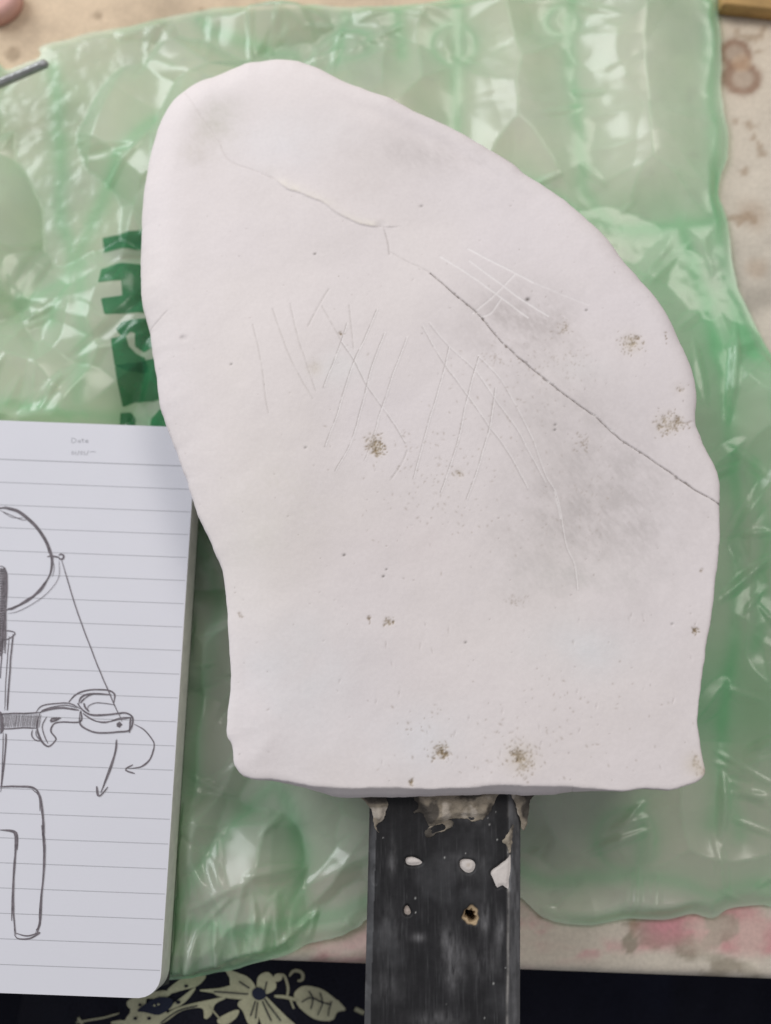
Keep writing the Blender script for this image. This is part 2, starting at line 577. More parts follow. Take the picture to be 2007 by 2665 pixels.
OUT = [(560, 113), (600, 111), (640, 118), (690, 138), (740, 165), (800, 190), (850, 208), (900, 235), (960, 262), (1010, 288), (1060, 318),
       (1110, 350), (1135, 372), (1170, 392), (1220, 425), (1270, 468), (1315, 512), (1350, 560), (1385, 600), (1418, 635), (1440, 672), (1465, 720),
       (1485, 770), (1503, 825), (1505, 865), (1502, 905), (1515, 950), (1535, 990), (1552, 1030), (1554, 1090), (1553, 1140), (1550, 1200),
       (1545, 1250), (1538, 1310), (1528, 1370), (1518, 1430), (1511, 1490), (1506, 1530), (1505, 1560), (1510, 1600), (1516, 1640), (1521, 1668),
       (1508, 1685), (1480, 1697), (1450, 1706), (1400, 1704), (1345, 1709), (1290, 1705), (1230, 1700), (1130, 1698), (1060, 1697), (980, 1703), (900, 1704),
       (840, 1701), (750, 1703), (690, 1701), (640, 1692), (590, 1686), (545, 1683), (520, 1674), (505, 1650), (500, 1610), (488, 1590), (490, 1545), (495, 1500),
       (497, 1450), (494, 1400), (490, 1340), (487, 1280), (480, 1240), (470, 1205), (450, 1160), (425, 1110), (410, 1065), (395, 1020), (375, 965),
       (355, 915), (343, 880), (335, 830), (322, 750), (312, 690), (298, 640), (294, 580), (295, 500), (297, 440), (303, 380), (315, 320), (328, 270),
       (345, 228), (365, 198), (388, 176), (420, 155), (460, 142), (500, 127), (530, 116)]
outline = smooth_poly(pts(OUT, plaster_rim, K), True, 3)
# the cut outline is a little ragged
outline = smooth_poly(outline, True, 3)
rag = 0.00040 * fbm(outline[:, 0], outline[:, 1], 0.0045, 55, 4, .6)
cen = outline.mean(0)
outline = outline + (outline - cen) / np.linalg.norm(outline - cen, axis=1)[:, None] * rag[:, None]
pl = Grid(outline, 0.00027)
X, Y, D = pl.X, pl.Y, pl.D
pl.Z = plaster_top(X, Y)
top_w = sstep(0.03, 0.14, Y)                                   # softer rounding towards the tip
left_w = sstep(0.0, -0.06, X)
rr = 0.0010 + 0.0006 * fbm(X, Y, 0.01, 57, 2) + 0.006 * top_w + 0.004 * left_w * sstep(-0.06, 0.02, Y)
q = np.clip((rr - D) / rr, 0, 1)
pl.Z -= rr * (0.30 + 0.25 * top_w) * (1 - np.sqrt(np.clip(1 - q * q, 0, 1)))
pl.Z -= 0.0028 * left_w * sstep(0.02, 0.0, D) ** 2 * sstep(-0.08, 0.0, Y)
# shallow groove along the upper right rim
gx, gy_ = pt(960 * K, 290 * K, plaster_top)
band = np.exp(-((D - 0.0075) / 0.0032) ** 2) * np.exp(-(((X - gx) / 0.030) ** 2 + ((Y - gy_) / 0.035) ** 2))
pl.Z -= 0.0009 * band
# hollows at the right, uneven hand-worked surface
for (u, v, rx, ry, dep) in ((1120, 690, 0.016, 0.012, 0.0010), (1300, 1090, 0.024, 0.024, 0.0012), (450, 260, 0.010, 0.012, 0.0007), (640, 900, 0.03, 0.05, -0.0012)):
    x, y = pt(u * K, v * K, plaster_top)
    pl.Z -= dep * np.exp(-(((X - x) / rx) ** 2 + ((Y - y) / ry) ** 2))
pl.Z += 0.00026 * fbm(X, Y, 0.018, 90, 3) + 0.00003 * fbm(X, Y, 0.003, 91, 3)
# the broken step across the upper half
RD = wobble(pts([(585, 380), (620, 405), (660, 423), (700, 440), (738, 466), (775, 483), (825, 490)], plaster_top, K), 0.0004, 4)
x, y = pt(710 * K, 435 * K, plaster_top)
idx = pl.local(x, y, 0.03)
d, s, _, _ = seg_dist(X[idx], Y[idx], RD)
along = sstep(0, 0.006, np.hypot(X[idx] - RD[0, 0], Y[idx] - RD[0, 1])) * sstep(0, 0.003, np.hypot(X[idx] - RD[-1, 0], Y[idx] - RD[-1, 1]))
lip = np.where(s > 0, np.exp(-(d / 0.0040) ** 2), np.exp(-(d / 0.00025) ** 2))
pl.Z[idx] += 0.0004 * lip * along
base_c = np.array((0.715, 0.655, 0.650))
pl.C[:] = base_c
pl.C *= (1 + 0.02 * fbm(X, Y, 0.03, 14, 4))[:, None]
pl.C[:, 2] *= 1 + 0.02 * fbm(X, Y, 0.04, 16, 3)
for (u, v, rx, ry, w, c) in ((640, 1480, 130, 140, .5, (0.70, 0.69, 0.70)), (900, 1600, 130, 70, .45, (0.69, 0.68, 0.70)), (1270, 1400, 110, 60, .5, (0.68, 0.68, 0.69)), (560, 1180, 70, 130, .4, (0.68, 0.65, 0.60)),
                             (620, 300, 120, 70, .4, (0.71, 0.69, 0.71)), (740, 800, 60, 40, .3, (0.70, 0.70, 0.69)), (1260, 800, 60, 30, .3, (0.70, 0.69, 0.69)), (1400, 560, 90, 70, .35, (0.67, 0.60, 0.60)), (1000, 420, 150, 60, .4, (0.66, 0.61, 0.61)), (860, 1180, 170, 90, .35, (0.68, 0.61, 0.60))):
    x, y = pt(u * K, v * K, plaster_top)
    j_ = pl.local(x, y, max(rx, ry) * 0.00029)
    g = np.exp(-(((X[j_] - x) / (rx * 0.000131)) ** 2 + ((Y[j_] - y) / (ry * 0.000131)) ** 2))
    pl.tint(j_, np.clip(w * g * (1 + 0.8 * fbm(X[j_], Y[j_], 0.012, 37, 4)), 0, 1), c)
pl.tint(idx, np.where(s > 0, 0.6 * np.exp(-(d / 0.0022) ** 2) * np.clip(0.55 + 0.9 * fbm(X[idx], Y[idx], 0.005, 39, 4), 0, 1), 0) * along, (0.82, 0.76, 0.66))  # cream lip, brightened in colour to give it a highlight
# grey smudges rubbed into the hollows, streaky
for (u, v, rx, ry, w, c) in ((1130, 705, 130, 90, 0.40, (0.50, 0.45, 0.44)), (1310, 1095, 170, 165, 0.38, (0.51, 0.465, 0.455)), (1180, 870, 150, 110, 0.17, (0.51, 0.465, 0.455)),
                             (1190, 1200, 150, 110, 0.20, (0.50, 0.46, 0.44)), (470, 255, 60, 60, 0.30, (0.56, 0.53, 0.48)), (430, 320, 70, 70, 0.2, (0.58, 0.53, 0.49)),
                             (1250, 1240, 150, 40, 0.05, (0.52, 0.54, 0.51)), (600, 1080, 150, 110, 0.12, (0.62, 0.58, 0.50)), (820, 420, 160, 90, 0.12, (0.60, 0.54, 0.53)), (950, 330, 200, 60, 0.30, (0.56, 0.51, 0.50))):
    x, y = pt(u * K, v * K, plaster_top)
    mm = 0.000109 * K
    idx = pl.local(x, y, max(rx, ry) * mm * 2.2)
    g = np.exp(-(((X[idx] - x) / (rx * mm)) ** 2 + ((Y[idx] - y) / (ry * mm)) ** 2))
    st = 0.55 + 0.75 * fbm(X[idx] + Y[idx] * 0.6, Y[idx] - X[idx] * 0.3, 0.007, 33, 5)
    fs = 0.85 + 0.4 * fbm(X[idx] * 1.2 + Y[idx] * 0.9, Y[idx] * 0.5 - X[idx] * 0.5, 0.0014, 35, 3)
    pl.tint(idx, np.clip(w * g * (0.35 + 0.75 * st) * fs * 2.6, 0, 0.8), c)
# grooves: cracks and scratches
pl.start_grooves()
DK = (0.17, 0.145, 0.135)
MD = (0.40, 0.36, 0.34)
LT = (0.84, 0.80, 0.79)


def r2(l): return [(600 + .42 * a, 700 + .42 * b) for a, b in l]
def r3(l): return [(1200 + .42 * a, 750 + .42 * b) for a, b in l]
def r4(l): return [(1200 + .42 * a, 1250 + .42 * b) for a, b in l]
def rb(l): return [(1000 + .6044 * a, 600 + .6044 * b) for a, b in l]


crack = [(1118, 711), (1157, 741), (1241, 813), (1290, 868), (1350, 928), (1420, 988), (1482, 1036), (1554, 1090), (1626, 1150), (1711, 1205), (1783, 1255), (1880, 1318)]
pl.groove(wobble(pts(crack, plaster_top), 0.00045, 7, 0.0004), 0.00018, 0.0005, DK, 0.82, 0.4, 2, 0.00016)
pl.groove(wobble(pts(crack[:5], plaster_top), 0.0005, 7, 0.0004), 0.00024, 0.0002, MD, 0.5, 0.9, 5)
pl.groove(wobble(pts([(470, 217), (518, 289), (566, 361), (599, 416), (650, 440), (712, 466)], plaster_top), 0.0004, 9), 0.00026, 0.00015, (0.52, 0.46, 0.44), 0.28, 0.8, 3)
pl.groove(RD, 0.00022, 0.0001, (0.54, 0.48, 0.44), 0.30, 0.9, 4)
pl.groove(wobble(pts([(998, 592), (1006, 615), (1012, 640), (1014, 662)], plaster_top), 0.0003, 12), 0.00026, 0.0002, MD, 0.45, 0.7, 6)
pl.groove(wobble(pts([(1012, 655), (1060, 680), (1118, 711)], plaster_top), 0.0004, 13), 0.00022, 0.0001, MD, 0.25, 0.9, 8)
pl.groove(wobble(pts([(375, 845), (410, 822), (432, 805)], plaster_top), 0.0003, 15), 0.00026, 0.00015, MD, 0.35, 0.5, 6)
SCR = [r2([(905, 255), (830, 430), (765, 570), (700, 760), (650, 930), (585, 1105)]), r2([(950, 400), (880, 590), (840, 740), (790, 930), (735, 1100), (650, 1255)]),
       r2([(1090, 430), (1010, 640), (940, 850), (890, 1010), (830, 1190)]), r2([(720, 340), (680, 470), (630, 600), (575, 740)]),
       r2([(690, 460), (770, 580), (840, 720), (940, 860), (1020, 980), (1080, 1080)]),
       r2([(1350, 480), (1300, 700), (1240, 900), (1190, 1080), (1130, 1300)]), r2([(1535, 540), (1465, 790), (1400, 1080), (1300, 1385)]),
       r2([(1640, 740), (1600, 980), (1540, 1200), (1460, 1425)]),
       r2([(1190, 360), (1320, 590), (1465, 780), (1600, 980)]) + r3([(170, 860), (290, 1020), (410, 1240)]),
       r2([(1230, 340), (1350, 480), (1510, 630)]) + r3([(210, 690), (340, 870), (420, 1020), (520, 1200)]),
       r3([(100, 420), (220, 540), (320, 700), (440, 940), (520, 1150), (580, 1260)]) + r4([(610, 180), (650, 400), (700, 520), (720, 680)])]
STR = [.85, .85, .7, .8, .75, .7, .8, .75, .6, .45, .4]
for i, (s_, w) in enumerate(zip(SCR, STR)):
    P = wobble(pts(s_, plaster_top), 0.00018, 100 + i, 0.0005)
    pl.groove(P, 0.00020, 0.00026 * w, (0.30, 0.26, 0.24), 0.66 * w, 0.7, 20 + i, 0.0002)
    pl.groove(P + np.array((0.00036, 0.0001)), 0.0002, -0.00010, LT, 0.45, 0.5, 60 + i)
for i, s_ in enumerate([r2([(260, 250), (330, 450), (400, 620), (510, 810)]), r2([(370, 220), (430, 460), (490, 650), (530, 760)]), r2([(140, 350), (190, 560), (220, 800), (240, 900)]),
                        r2([(610, 130), (540, 250), (480, 360)]), r2([(1095, 1130), (1060, 1210), (990, 1310)]), r2([(735, 230), (755, 400), (765, 500)]), r2([(570, 235), (640, 360), (690, 450)])]):
    pl.groove(wobble(pts(s_, plaster_top), 0.0002, 150 + i), 0.00022, 0.00012, (0.45, 0.41, 0.38), 0.38, 0.7, 80 + i)
for i, (s_, w) in enumerate([(rb([(360, 80), (500, 150), (640, 220)]), .9), (rb([(240, 115), (380, 200), (510, 290), (620, 370)]), .8), (rb([(365, 130), (510, 235), (620, 310), (710, 365)]), .8),
                             (rb([(560, 190), (470, 280), (380, 355)]), .6), (rb([(505, 290), (460, 350), (415, 370)]), .6), (rb([(640, 220), (760, 270), (880, 320)]), .35), (r3([(580, 1260), (600, 1330), (620, 1420)]), .5)]):
    P = wobble(pts(s_, plaster_top), 0.0002, 190 + i)
    pl.groove(P, 0.00026, 0.00012 * w, LT, 0.85 * w, 0.25, 110 + i)
pl.end_grooves()


def speck(x, y, r, w, col, depth, asp=1.0, ang=0.0):
    idx = pl.local(x, y, r * 2.5 * asp)
    if len(idx) == 0:
        return
    dx, dy = X[idx] - x, Y[idx] - y
    a = (dx * math.cos(ang) + dy * math.sin(ang)) / asp
    b = -dx * math.sin(ang) + dy * math.cos(ang)
    g = np.exp(-((a * a + b * b) / (r * r)))
    pl.Z[idx] -= depth * g
    pl.tint(idx, np.clip(w * g, 0, 1), col)


MM = 0.000109
BR = (0.24, 0.175, 0.105)
# clusters of open pores with brown dirt: pixel centre, spread, count
for (u, v, sx, sy, n, w, halo) in ((972, 1152, 20, 24, 60, .8, .2), (985, 1170, 16, 18, 45, .95, .2), (1645, 893, 24, 22, 75, .6, .35), (1656, 880, 8, 8, 10, .7, 0), (1735, 1102, 28, 28, 80, .6, .25), (1765, 1100, 14, 20, 40, .6, .1),
                                   (1770, 1010, 18, 8, 14, .45, .1), (1790, 1100, 8, 8, 10, .6, 0), (1147, 1955, 20, 18, 60, .75, .2), (1158, 1965, 8, 8, 22, .9, 0), (1358, 1975, 34, 36, 150, .5, .3), (1345, 1970, 14, 20, 40, .7, .1),
                                   (1012, 1620, 12, 8, 24, .7, .15), (963, 1608, 4, 8, 8, .8, 0), (1195, 1232, 14, 8, 16, .5, .15), (1470, 850, 20, 14, 30, .4, .05), (1735, 878, 3, 16, 8, .6, 0),
                                   (1810, 1642, 8, 8, 16, .9, .05), (1825, 1485, 6, 6, 6, .5, 0), (622, 1600, 9, 6, 10, .4, 0), (1070, 2037, 5, 7, 10, .8, .2), (1812, 1990, 7, 26, 20, .5, .4), (1830, 2010, 10, 12, 12, .4, .4),
                                   (1515, 1155, 20, 30, 30, .4, 0), (1350, 1565, 25, 14, 30, .25, 0), (1480, 930, 60, 60, 50, .25, 0), (1290, 930, 40, 14, 25, .3, 0), (1120, 1230, 160, 160, 160, .35, 0), (1500, 1300, 120, 130, 110, .22, 0),
                                   (1250, 1950, 200, 90, 60, .4, 0), (1500, 1880, 180, 120, 60, .35, 0), (890, 870, 8, 4, 8, .6, 0), (1100, 1880, 60, 40, 16, .5, 0), (1340, 1000, 130, 120, 120, .26, 0), (820, 960, 14, 18, 8, .2, .25)):
    for k in range(n):
        a, b = RNG.normal(0, 0.6, 2)
        x, y = pt(u + a * sx, v + b * sy, plaster_top)
        speck(x, y, MM * RNG.uniform(1.2, 2.8), w * RNG.uniform(.5, 1.1), BR, 0.00012 * min(1, w * w * 2), RNG.uniform(1, 2.2), RNG.uniform(0, 3.1))
    if halo:
        x, y = pt(u, v, plaster_top)
        speck(x, y, MM * max(sx, sy) * 1.1, halo, (0.55, 0.47, 0.34), 0.00008)
# chipped lips along the crack
CP = wobble(pts(crack, plaster_top), 0.00045, 7, 0.0004)
for k in range(46):
    q_ = CP[RNG.integers(6, len(CP) - 2)] + RNG.normal(0, 0.00016, 2)
    speck(q_[0], q_[1], MM * RNG.uniform(1.2, 2.6), RNG.uniform(.3, .8), (0.20, 0.17, 0.15) if k % 3 else LT, 0.0002, RNG.uniform(1, 2.5), -0.7)
# scattered pinholes
for k in range(260):
    u, v = RNG.uniform(380, 1850), RNG.uniform(500, 2040)
    x, y = pt(u, v, plaster_top)
    speck(x, y, MM * RNG.uniform(1.0, 2.0), RNG.uniform(.1, .5), (0.26, 0.21, 0.17), 0.0001, RNG.uniform(1, 2), RNG.uniform(0, 3.1))
for (u, v, r, w) in ((1374, 777, 5, .95), (820, 662, 3, .8), (896, 1445, 3.2, .9), (998, 1500, 3, .9), (1006, 1482, 2.5, .7), (473, 877, 5, .25), (480, 880, 8, .12), (1097, 537, 4, .5), (1527, 806, 3, .7), (796, 1167, 3, .6), (1445, 1118, 3, .7), (1446, 1105, 3, .6), (1750, 1624, 3, .5), (603, 950, 3, .6), (1212, 1672, 3, .7)):
    x, y = pt(u, v, plaster_top)
    speck(x, y, MM * r, w, (0.16, 0.14, 0.13), 0.0002, 1.3, 0.4)
# short nicks low on the slab
for k in range(34):
    u, v = RNG.uniform(780, 1840), RNG.uniform(1560, 2000)
    x, y = pt(u, v, plaster_top)
    speck(x, y, MM * 1.6, RNG.uniform(.1, .4), (0.36, 0.31, 0.27), 0.00015, RNG.uniform(3, 6), RNG.uniform(1.2, 1.9))

SOUTH = lambda n: sstep(-0.75, -0.95, n[:, 1])
sx0, sx1 = pt(530 * K, 1690 * K, 0.048)[0], pt(1340 * K, 1708 * K, 0.048)[0]


def southw(x, n):
    return SOUTH(n) * sstep(sx0, sx0 + 0.03, x) * sstep(sx1, sx1 - 0.02, x)


def wall(drop, out_s, in_o):
    def fn(x, y, z, n):
        w = southw(x, n)
        o = out_s * w * (1 + 0.25 * fbm(x, y, 0.012, 66, 2)) + in_o * (1 - w)
        return x + n[:, 0] * o, y + n[:, 1] * o, z - drop
    return fn


slab = pl.build('plaster_slab', M_plaster, None, walls=[wall(0.0006, 0.0003, 0.0001), wall(0.0022, 0.0014, 0.0003), wall(0.0042, 0.0025, -0.001), wall(0.0062, 0.0024, -0.002),
                                                         wall(0.011, 0.0, -0.004), lambda x, y, z, n: (x - n[:, 0] * 0.008, y - n[:, 1] * 0.008, z * 0 + 0.010),
                                                         lambda x, y, z, n: (x * 0.5, 0.06 + (y - 0.06) * 0.5, z * 0 + 0.0098)], wall_color=base_c)
paddle = empty('plaster_paddle', (0.0, 0.06, 0.010))
tag(paddle, 'cracked and scratched off-white plaster slab set on a black painted board handle', 'plaster paddle')

# ---- board handle
HZ = 0.0415
hz = lambda x, y: HZ
HL0, HL1 = np.array(pt(968, 2056, HZ)), np.array(pt(946, 2760, HZ))
HR0, HR1 = np.array(pt(1362, 2056, HZ)), np.array(pt(1356, 2760, HZ))
up = np.array((0, 0.025))
hb = Grid(np.array([HL0 + up, HL1, HR1, HR0 + up]), 0.00025)


def line_d(X_, Y_, a, b):
    t = (b - a) / np.linalg.norm(b - a)
    return np.abs((X_ - a[0]) * t[1] - (Y_ - a[1]) * t[0])


dl, dr = line_d(hb.X, hb.Y, HL0, HL1), line_d(hb.X, hb.Y, HR0, HR1)
hb.Z[:] = HZ + 0.00008 * fbm(hb.X * 6, hb.Y * 0.7, 0.004, 3, 4) + 0.0001 * fbm(hb.X, hb.Y, 0.01, 4)
chw = 0.0040 + 0.0003 * fbm(hb.Y, hb.Y * 0, 0.02, 2)
hb.Z -= 0.0026 * np.clip((chw - dr) / chw, 0, 1) ** 1.15
hb.Z -= 0.0014 * np.clip((0.0016 - dl) / 0.0016, 0, 1) ** 1.4
hx, hy = hb.X, hb.Y
A = np.arange(len(hx))
hb.C[:] = (0.015, 0.0145, 0.016)
grain = fbm(hx * 7, hy * 0.5, 0.006, 7, 5)
hb.tint(A, np.clip(0.07 * sstep(0.0, 0.8, grain), 0, 1), (0.16, 0.16, 0.165))
cl = fbm(hx, hy * 0.8, 0.013, 11, 4)
hb.tint(A, 0.11 * sstep(0.08, 0.6, cl), (0.22, 0.22, 0.23))
# chalky smudges
for (u, v, rx, ry, w) in ((1180, 2510, 24, 60, .30), (1165, 2450, 22, 40, .22), (1090, 2440, 16, 10, .3), (1260, 2390, 12, 40, .35), (1300, 2420, 10, 40, .35), (1020, 2400, 30, 50, .12), (1220, 2250, 50, 30, .15), (1230, 2120, 40, 20, .25), (1020, 2240, 10, 40, .25),
                          (1260, 2500, 60, 40, .12), (1010, 2570, 40, 40, .1), (1140, 2655, 60, 20, .2)):
    x, y = pt(u, v, HZ)
    g = np.exp(-(((hx - x) / (rx * MM)) ** 2 + ((hy - y) / (ry * MM)) ** 2)) * (0.6 + 0.8 * fbm(hx * 4, hy, 0.004, 17, 4))
    hb.tint(A, np.clip(w * g, 0, 1), (0.42, 0.41, 0.42))
# worn right arris and chamfer
ar = np.exp(-((dr - chw) / 0.00035) ** 2) * (0.35 + 0.8 * np.clip(fbm(hx, hy, 0.006, 23, 4), -0.4, 1))
hb.tint(A, np.clip(ar, 0, 0.9), (0.50, 0.47, 0.44))
hb.tint(A, np.where(dr < chw, 0.22 + 0.25 * sstep(-0.1, 0.6, fbm(hx * 4, hy * 0.6, 0.006, 29, 4)), 0), (0.25, 0.25, 0.26))
hb.tint(A, np.where(dl < 0.0016, 0.18 + 0.2 * sstep(0, 0.6, fbm(hx, hy, 0.006, 30, 4)), 0), (0.25, 0.25, 0.26))
# fine vertical hair scratches, white specks
for k in range(220):
    u, v = RNG.uniform(980, 1330), RNG.uniform(2160, 2665)
    x, y = pt(u, v, HZ)
    i_ = hb.local(x, y, 0.004)
    L_ = RNG.uniform(0.0008, 0.0035)
    g = np.exp(-((hx[i_] - x + (hy[i_] - y) * 0.02) / 0.00013) ** 2 - ((hy[i_] - y) / L_) ** 2)
    hb.tint(i_, RNG.uniform(.01, .05) * g, (0.5, 0.5, 0.51))
for k in range(18):
    u, v = RNG.uniform(975, 1330), RNG.uniform(2100, 2660)
    x, y = pt(u, v, HZ)
    i_ = hb.local(x, y, 0.002)
    hb.tint(i_, RNG.uniform(.4, .95) * np.exp(-((hx[i_] - x) ** 2 + (hy[i_] - y) ** 2 * .5) / (MM * RNG.uniform(.8, 1.8)) ** 2), (0.6, 0.59, 0.57))
# recesses for the plugs and the drilled hole
PLUGS = {'a': [(1055, 2235), (1062, 2230), (1075, 2229), (1090, 2235), (1101, 2244), (1096, 2251), (1080, 2255), (1062, 2253), (1055, 2246)],
         'b': [(1196, 2243), (1203, 2236), (1218, 2235), (1232, 2239), (1239, 2250), (1236, 2264), (1226, 2273), (1214, 2273), (1202, 2264), (1196, 2254)],
         'c': [(1275, 2268), (1300, 2248), (1322, 2230), (1329, 2222), (1330, 2262), (1327, 2290), (1325, 2318), (1308, 2308), (1293, 2313), (1282, 2290)],
         'd': [(1052, 2362), (1060, 2354), (1067, 2362), (1072, 2376), (1066, 2384), (1055, 2383), (1050, 2374)],
         'e': [(974, 2252), (980, 2262), (982, 2285), (979, 2303), (971, 2297), (969, 2270)]}
for k, (p, dep) in enumerate(((PLUGS['a'], .0011), (PLUGS['b'], .0011), (PLUGS['c'], .0007), (PLUGS['d'], .0012), (PLUGS['e'], 0.0005))):
    Q = smooth_poly(pts(p, HZ), True, 4)
    c = Q.mean(0)
    i_ = hb.local(c[0], c[1], 0.009)
    d = seg_dist(hx[i_], hy[i_], Q, True)[0] * np.where(inside(hx[i_], hy[i_], Q), 1, -1)
    hb.Z[i_] -= dep * sstep(-0.0004, 0.0004, d)
x, y = pt(1226, 2383, HZ)
i_ = hb.local(x, y, 0.006)
ang = np.arctan2(hy[i_] - y, hx[i_] - x)
d = np.hypot(hx[i_] - x, (hy[i_] - y) * 0.85) * (1 + 0.10 * np.sin(ang * 3 + 1) + 0.06 * np.sin(ang * 7)) / 0.0021
hb.Z[i_] -= 0.009 * sstep(0.85, 0.35, d + 0.35 * (fbm(hx[i_], hy[i_], 0.0012, 5) + 0.15)) + 0.0006 * sstep(1.25, 0.9, d)
hb.tint(i_, sstep(1.12, 0.95, d) * 0.9, (0.42, 0.31, 0.19))
hb.tint(i_, sstep(0.55, 0.3, d), (0.10, 0.06, 0.03))
hb.C = np.clip(hb.C, 0, 1)
board = hb.build('handle_board', M_board, None, walls=[lambda x, y, z, n: (x, y, z - 0.0015), lambda x, y, z, n: (x, y, z * 0 + 0.0235), lambda x, y, z, n: (x - n[:, 0] * 0.002, y - n[:, 1] * 0.002, z * 0 + 0.022),
                                                        lambda x, y, z, n: (x - n[:, 0] * 0.02, y, z * 0 + 0.0219)], wall_color=(0.05, 0.05, 0.052))
plugs = []
for k, (key, dep) in enumerate((('a', .0006), ('b', .0006), ('c', .0004), ('d', .0008), ('e', .0003))):
    Q = smooth_poly(pts(PLUGS[key], HZ), True, 4)
    g = Grid(Q, 0.0002)
    g.Z = HZ - dep - 0.0003 + 0.00035 * sstep(0, 0.0012, g.D) + 0.00008 * fbm(g.X, g.Y, 0.002, k)
    if key == 'e':
        g.Z -= 0.0004
    g.C[:] = (0.60, 0.55, 0.52) if key in 'abc' else (0.42, 0.36, 0.32)
    g.C *= (1 + 0.1 * fbm(g.X, g.Y, 0.002, 40 + k))[:, None]
    if key == 'b':
        x, y = pt(1220, 2252, HZ)
        g.tint(np.arange(len(g.X)), 0.35 * np.exp(-((g.X - x) ** 2 + (g.Y - y) ** 2) / 0.0006 ** 2), (0.4, 0.3, 0.2))
    plugs.append(g.build('plaster_plug' if key in 'abd' else 'paint_chip', M_plug, None, walls=[lambda x, y, z, n: (x, y, z - 0.0012)]))

# ---- mortar squeezed out at the joint
MORT = [[(930, 2060), (1000, 2060), (1010, 2100), (996, 2130), (980, 2150), (992, 2165), (972, 2150), (968, 2110), (955, 2090), (940, 2078)],
        [(1075, 2055), (1180, 2052), (1290, 2055), (1288, 2085), (1270, 2122), (1240, 2135), (1200, 2130), (1160, 2138), (1125, 2150), (1108, 2135), (1098, 2118), (1078, 2118), (1090, 2100), (1078, 2080)],
        [(1112, 2158), (1135, 2142), (1180, 2136), (1178, 2152), (1150, 2165), (1120, 2178), (1112, 2170)],
        [(1335, 2055), (1396, 2055), (1396, 2075), (1382, 2090), (1376, 2135), (1364, 2160), (1358, 2140), (1346, 2110), (1338, 2085)],
        [(1310, 2190), (1328, 2160), (1336, 2150), (1336, 2200), (1330, 2220), (1322, 2200)]]
mort = []
for k, p in enumerate(MORT):
    Q = smooth_poly(pts(p, HZ + 0.001), True, 4)
    Q = smooth_poly(Q, True, 4)
    Q += 0.0010 * np.stack([fbm(Q[:, 0], Q[:, 1], 0.004, 70, 5, .65), fbm(Q[:, 0], Q[:, 1], 0.004, 71, 5, .65)], 1)
    g = Grid(Q, 0.0003)
    g.Z = HZ + 0.0001 + (0.0014 if k in (0, 1, 3) else 0.0008) * sstep(0, 0.002, g.D) + 0.0013 * fbm(g.X, g.Y, 0.005, 80 + k, 5, .6) * sstep(0, 0.001, g.D)
    if k == 3:
        g.Z -= 0.0016 * sstep(0.0, 0.004, g.X - g.X.min())
    n_ = fbm(g.X, g.Y, 0.006, 84 + k, 4)
    g.C[:] = (0.28, 0.24, 0.19)
    g.tint(np.arange(len(g.X)), 0.8 * sstep(0.12, 0.35, n_), (0.56, 0.50, 0.43))
    g.tint(np.arange(len(g.X)), 0.85 * sstep(-0.05, -0.3, n_), (0.05, 0.045, 0.042))
    mort.append(g.build('mortar_smear', M_mortar, None, walls=[lambda x, y, z, n: (x, y, z - 0.002), lambda x, y, z, n: (x - n[:, 0] * .0006, y - n[:, 1] * .0006, z - 0.004)]))
adopt(paddle, slab, board, *mort)
for p in plugs:
    p.parent = board

# ------------------------------------------------------------------ notebook
NZ = 0.0215
cTR = np.array(pt(512, 1113, NZ))
cBR = np.array(pt(415, 2600, NZ))
yd = (cBR - cTR) / np.linalg.norm(cBR - cTR)         # down the page
xd = np.array((yd[1], -yd[0])) * -1                  # towards the right edge
if xd[0] < 0:
    xd = -xd
nb_h = np.linalg.norm(cBR - cTR)
nb_w = 0.135
rc = 0.0065


def page_pt(a, b):
    """a = from the right edge leftwards, b = down from the top"""
    return cTR - xd * a + yd * b


def corner(c, d1, d2, n=7):
    o = []
    for k in range(n + 1):
        t = k / n * math.pi / 2
        o.append(c + d1 * rc * math.cos(t) + d2 * rc * math.sin(t))
    return o


def page_z(x, y):
    a = (cTR[0] - x) * xd[0] + (cTR[1] - y) * xd[1]
    return NZ + 0.0016 * np.clip(a / 0.13, 0, 1) ** 2


npoly = corner(page_pt(rc, rc), -yd, xd) + corner(page_pt(rc, nb_h - rc), xd, yd) + [page_pt(nb_w, nb_h), page_pt(nb_w, 0)]
npoly = np.array(npoly)
dens = []
for a, b in zip(npoly, np.roll(npoly, -1, 0)):
    n = max(int(np.linalg.norm(b - a) / 0.004), 1)
    for k in range(n):
        dens.append(a + (b - a) * k / n)
npoly = np.array(dens)
pg = Grid(npoly, 0.0016)
pg.Z = page_z(pg.X, pg.Y)
page = pg.build('page', M_paper, None)
blk = Grid(npoly, 0.0016)
blk.Z = page_z(blk.X, blk.Y) - 0.00025
tiers = []
for k in range(9):
    t = 0.0002 + k * 0.00135
    o = 0.00022 * (k % 2) + 0.00007 * k
    tiers.append(lambda x, y, z, n, t=t, o=o: (x + n[:, 0] * o, y + n[:, 1] * o, z - t))
tiers.append(lambda x, y, z, n: (x - n[:, 0] * 0.01, y - n[:, 1] * 0.01, z * 0 + 0.0095))
block = blk.build('page_block', M_edge, None, walls=tiers)
cv = Grid(np.array([page_pt(-0.0004, -0.0004), page_pt(-0.0004, nb_h + .0004), page_pt(nb_w, nb_h + .0004), page_pt(nb_w, -.0004)]), 0.004)
cv.Z[:] = 0.0096
cv.C[:] = (0.05, 0.055, 0.05)
cover = cv.build('back_cover', M_cloth, None, walls=[lambda x, y, z, n: (x, y, z - 0.0012), lambda x, y, z, n: (x - n[:, 0] * 0.02, y - n[:, 1] * 0.02, z - 0.00125)])

# ruled lines: spaced evenly on the page
def page_b(u, v):
    p = np.array(pt(u, v, NZ + 0.001)) - cTR
    return float(p @ yd)


